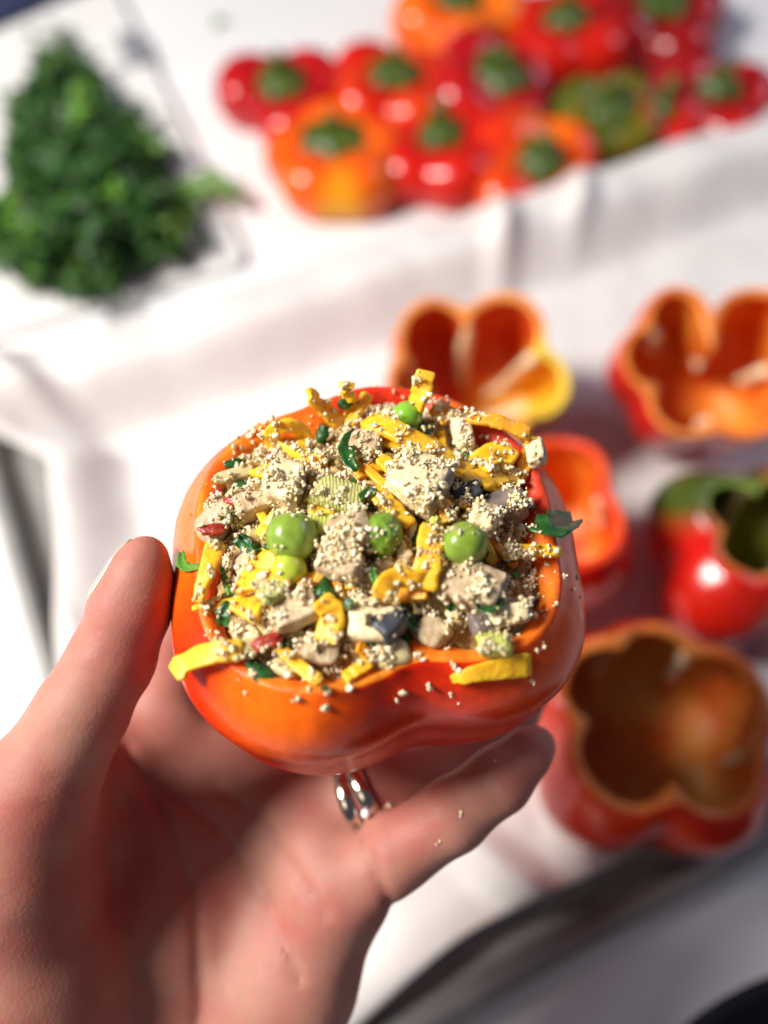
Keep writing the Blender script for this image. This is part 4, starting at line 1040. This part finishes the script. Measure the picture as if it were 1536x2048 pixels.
    a, b = S[1:-1, :-1, 1:-1], S[1:-1, 1:, 1:-1]; I, Jj, K = np.nonzero(a != b); s = a[I, Jj, K]
    q = np.stack([idx[I, Jj, K], idx[I, Jj, K + 1], idx[I + 1, Jj, K + 1], idx[I + 1, Jj, K]], 1); q[~s] = q[~s][:, ::-1]; quads.append(q)
    a, b = S[1:-1, 1:-1, :-1], S[1:-1, 1:-1, 1:]; I, Jj, K = np.nonzero(a != b); s = a[I, Jj, K]
    q = np.stack([idx[I, Jj, K], idx[I + 1, Jj, K], idx[I + 1, Jj + 1, K], idx[I, Jj + 1, K]], 1); q[~s] = q[~s][:, ::-1]; quads.append(q)
    Q = np.concatenate(quads); Q = Q[(Q >= 0).all(1)]
    for _ in range(3):                                # light relaxation of the grid pattern
        acc = np.zeros_like(V); cnt = np.zeros(len(V))
        for aa, bb in ((0, 1), (1, 2), (2, 3), (3, 0)):
            np.add.at(acc, Q[:, aa], V[Q[:, bb]]); np.add.at(acc, Q[:, bb], V[Q[:, aa]]); np.add.at(cnt, Q[:, aa], 1); np.add.at(cnt, Q[:, bb], 1)
        V = V * .45 + .55 * acc / np.maximum(cnt, 1)[:, None]
    c = V.mean(0)
    me = bpy.data.meshes.new('person'); me.from_pydata((V - c).tolist(), [], Q.tolist()); me.update()
    # skin material
    m = bpy.data.materials.new('hand_skin'); m.use_nodes = True; nt = m.node_tree; N = nt.nodes; L = nt.links; B = N['Principled BSDF']
    tc = N.new('ShaderNodeTexCoord')
    def noi(scale, det=3):
        q = N.new('ShaderNodeTexNoise'); q.inputs['Scale'].default_value = scale; q.inputs['Detail'].default_value = det; L.new(tc.outputs['Object'], q.inputs['Vector']); return q
    n1 = noi(55, 4); cr = N.new('ShaderNodeValToRGB'); L.new(n1.outputs['Fac'], cr.inputs['Fac'])
    cr.color_ramp.elements[0].position = .34; cr.color_ramp.elements[0].color = (.46, .215, .158, 1)
    cr.color_ramp.elements[1].position = .68; cr.color_ramp.elements[1].color = (.42, .125, .096, 1)
    n2 = noi(520, 3); mx = N.new('ShaderNodeMix'); mx.data_type = 'RGBA'; mx.blend_type = 'MULTIPLY'; mx.inputs['Factor'].default_value = .35
    L.new(cr.outputs['Color'], mx.inputs['A']); L.new(n2.outputs['Color'], mx.inputs['B'])
    g2 = N.new('ShaderNodeMix'); g2.data_type = 'RGBA'; g2.inputs['Factor'].default_value = .5; L.new(mx.outputs['Result'], g2.inputs['A']); L.new(cr.outputs['Color'], g2.inputs['B'])
    L.new(g2.outputs['Result'], B.inputs['Base Color'])
    B.inputs['Roughness'].default_value = .58; B.inputs['Specular IOR Level'].default_value = .32
    B.inputs['Subsurface Weight'].default_value = .55; B.inputs['Subsurface Scale'].default_value = .0045; B.inputs['Subsurface Radius'].default_value = (1, .30, .16)
    vo = N.new('ShaderNodeTexVoronoi'); vo.inputs['Scale'].default_value = 1300; L.new(tc.outputs['Object'], vo.inputs['Vector'])
    n3 = noi(300, 5); ad = N.new('ShaderNodeMath'); ad.operation = 'ADD'; L.new(vo.outputs['Distance'], ad.inputs[0]); L.new(n3.outputs['Fac'], ad.inputs[1])
    bp = N.new('ShaderNodeBump'); bp.inputs['Strength'].default_value = .22; bp.inputs['Distance'].default_value = .00022; L.new(ad.outputs[0], bp.inputs['Height']); L.new(bp.outputs['Normal'], B.inputs['Normal'])
    o = link('person', me, m); o.location = Vector(c)
    tag(o, "person's bare left hand with a ring, palm up, holding the stuffed pepper", 'person')
    tree = BVHTree.FromPolygons([tuple(p) for p in V], Q.tolist())
    # thumb nail on the outer side of the thumb tip
    M_nail = mat('fingernail', (.50, .28, .21), (.54, .34, .27), scale=60, rough=.25, sss=.4, sss_scale=.002, coat=.3)
    A, Bp = at(289, 1108, .1792), at(255, 1235, .1803); axd = (Bp - A).normalized(); out = (-RGT * .92 + FWD * .42 + UPV * .15); out = (out - axd * out.dot(axd)).normalized(); sd = axd.cross(out).normalized()
    vs_, fs = [], []; nu, nv = 14, 13
    for i in range(nu):
        for j in range(nv):
            t = i / (nu - 1); w = j / (nv - 1) * 2 - 1; ang = w * 1.0 * (1 - .25 * (1 - t) ** 4)
            q = A + axd * (-.0020 + .0138 * t); dr = (out * math.cos(ang) + sd * math.sin(ang))
            hh = tree.ray_cast(q + dr * .03, -dr)
            r = (hh[0] - q).dot(dr) if hh[0] is not None else .006
            vs_.append(q + dr * (min(r, .0105) + .00035 - .0004 * abs(w) ** 3 - .0003 * (t > .93)) - Vector(c))
    for i in range(nu - 1):
        for j in range(nv - 1): fs.append((i * nv + j, (i + 1) * nv + j, (i + 1) * nv + j + 1, i * nv + j + 1))
    nail = link('fingernail', mesh('fingernail', vs_, fs), M_nail, o); md = nail.modifiers.new('t', 'SOLIDIFY'); md.thickness = .0004; md.offset = 0
    # ring: two twisted silver bands with a small stone, round the ring finger
    rp, rd = at(722, 1591, .2161), (at(880, 1500, .2215) - at(590, 1632, .222)).normalized()
    e1 = (-FWD - rd * (-FWD).dot(rd)).normalized(); e2 = rd.cross(e1).normalized()
    root = empty('ring', rp); tag(root, 'silver ring of two crossing bands with a small stone on the ring finger', 'ring')
    M_ring = mat('white_gold', (.72, .66, .55), (.62, .56, .45), scale=300, rough=.16, metallic=1.0)
    for sgn in (-1, 1):
        vs_, fs = [], []; n, sg = 72, 12
        for i in range(n):
            a = 2 * math.pi * i / n; off = sgn * (.0016 + .0010 * math.cos(a - .5)); R = .01005
            ctr = (e1 * math.cos(a) + e2 * math.sin(a)) * R + rd * off; er = (e1 * math.cos(a) + e2 * math.sin(a))
            for k in range(sg):
                b = 2 * math.pi * k / sg; vs_.append(ctr + er * (.0008 * math.sin(b)) + rd * (.0019 * math.cos(b)))
        for i in range(n):
            for k in range(sg): fs.append((i * sg + k, i * sg + (k + 1) % sg, ((i + 1) % n) * sg + (k + 1) % sg, ((i + 1) % n) * sg + k))
        link('band', mesh('band', vs_, fs), M_ring, root)
    bm = bmesh.new(); bmesh.ops.create_icosphere(bm, subdivisions=2, radius=.0012); sm_ = bpy.data.meshes.new('stone'); bm.to_mesh(sm_); bm.free()
    st = link('stone', sm_, mat('clear_stone', (.9, .9, .92), rough=.05, spec=.9, coat=1.0), root, smooth=False)
    st.location = (e1 * math.cos(.1) + e2 * math.sin(.1)) * .0114 + rd * .0012
    # crumbs stuck to the little finger
    for k, (x, y, s) in enumerate(((922, 1626, 5), (880, 1683, 4), (778, 1612, 5), (990, 1520, 2.5))):
        loose(x, y, s * PXM, 90 + k, tree, 'crumbs on the little finger', 'pale crumb stuck to the little finger', .35)
hand()
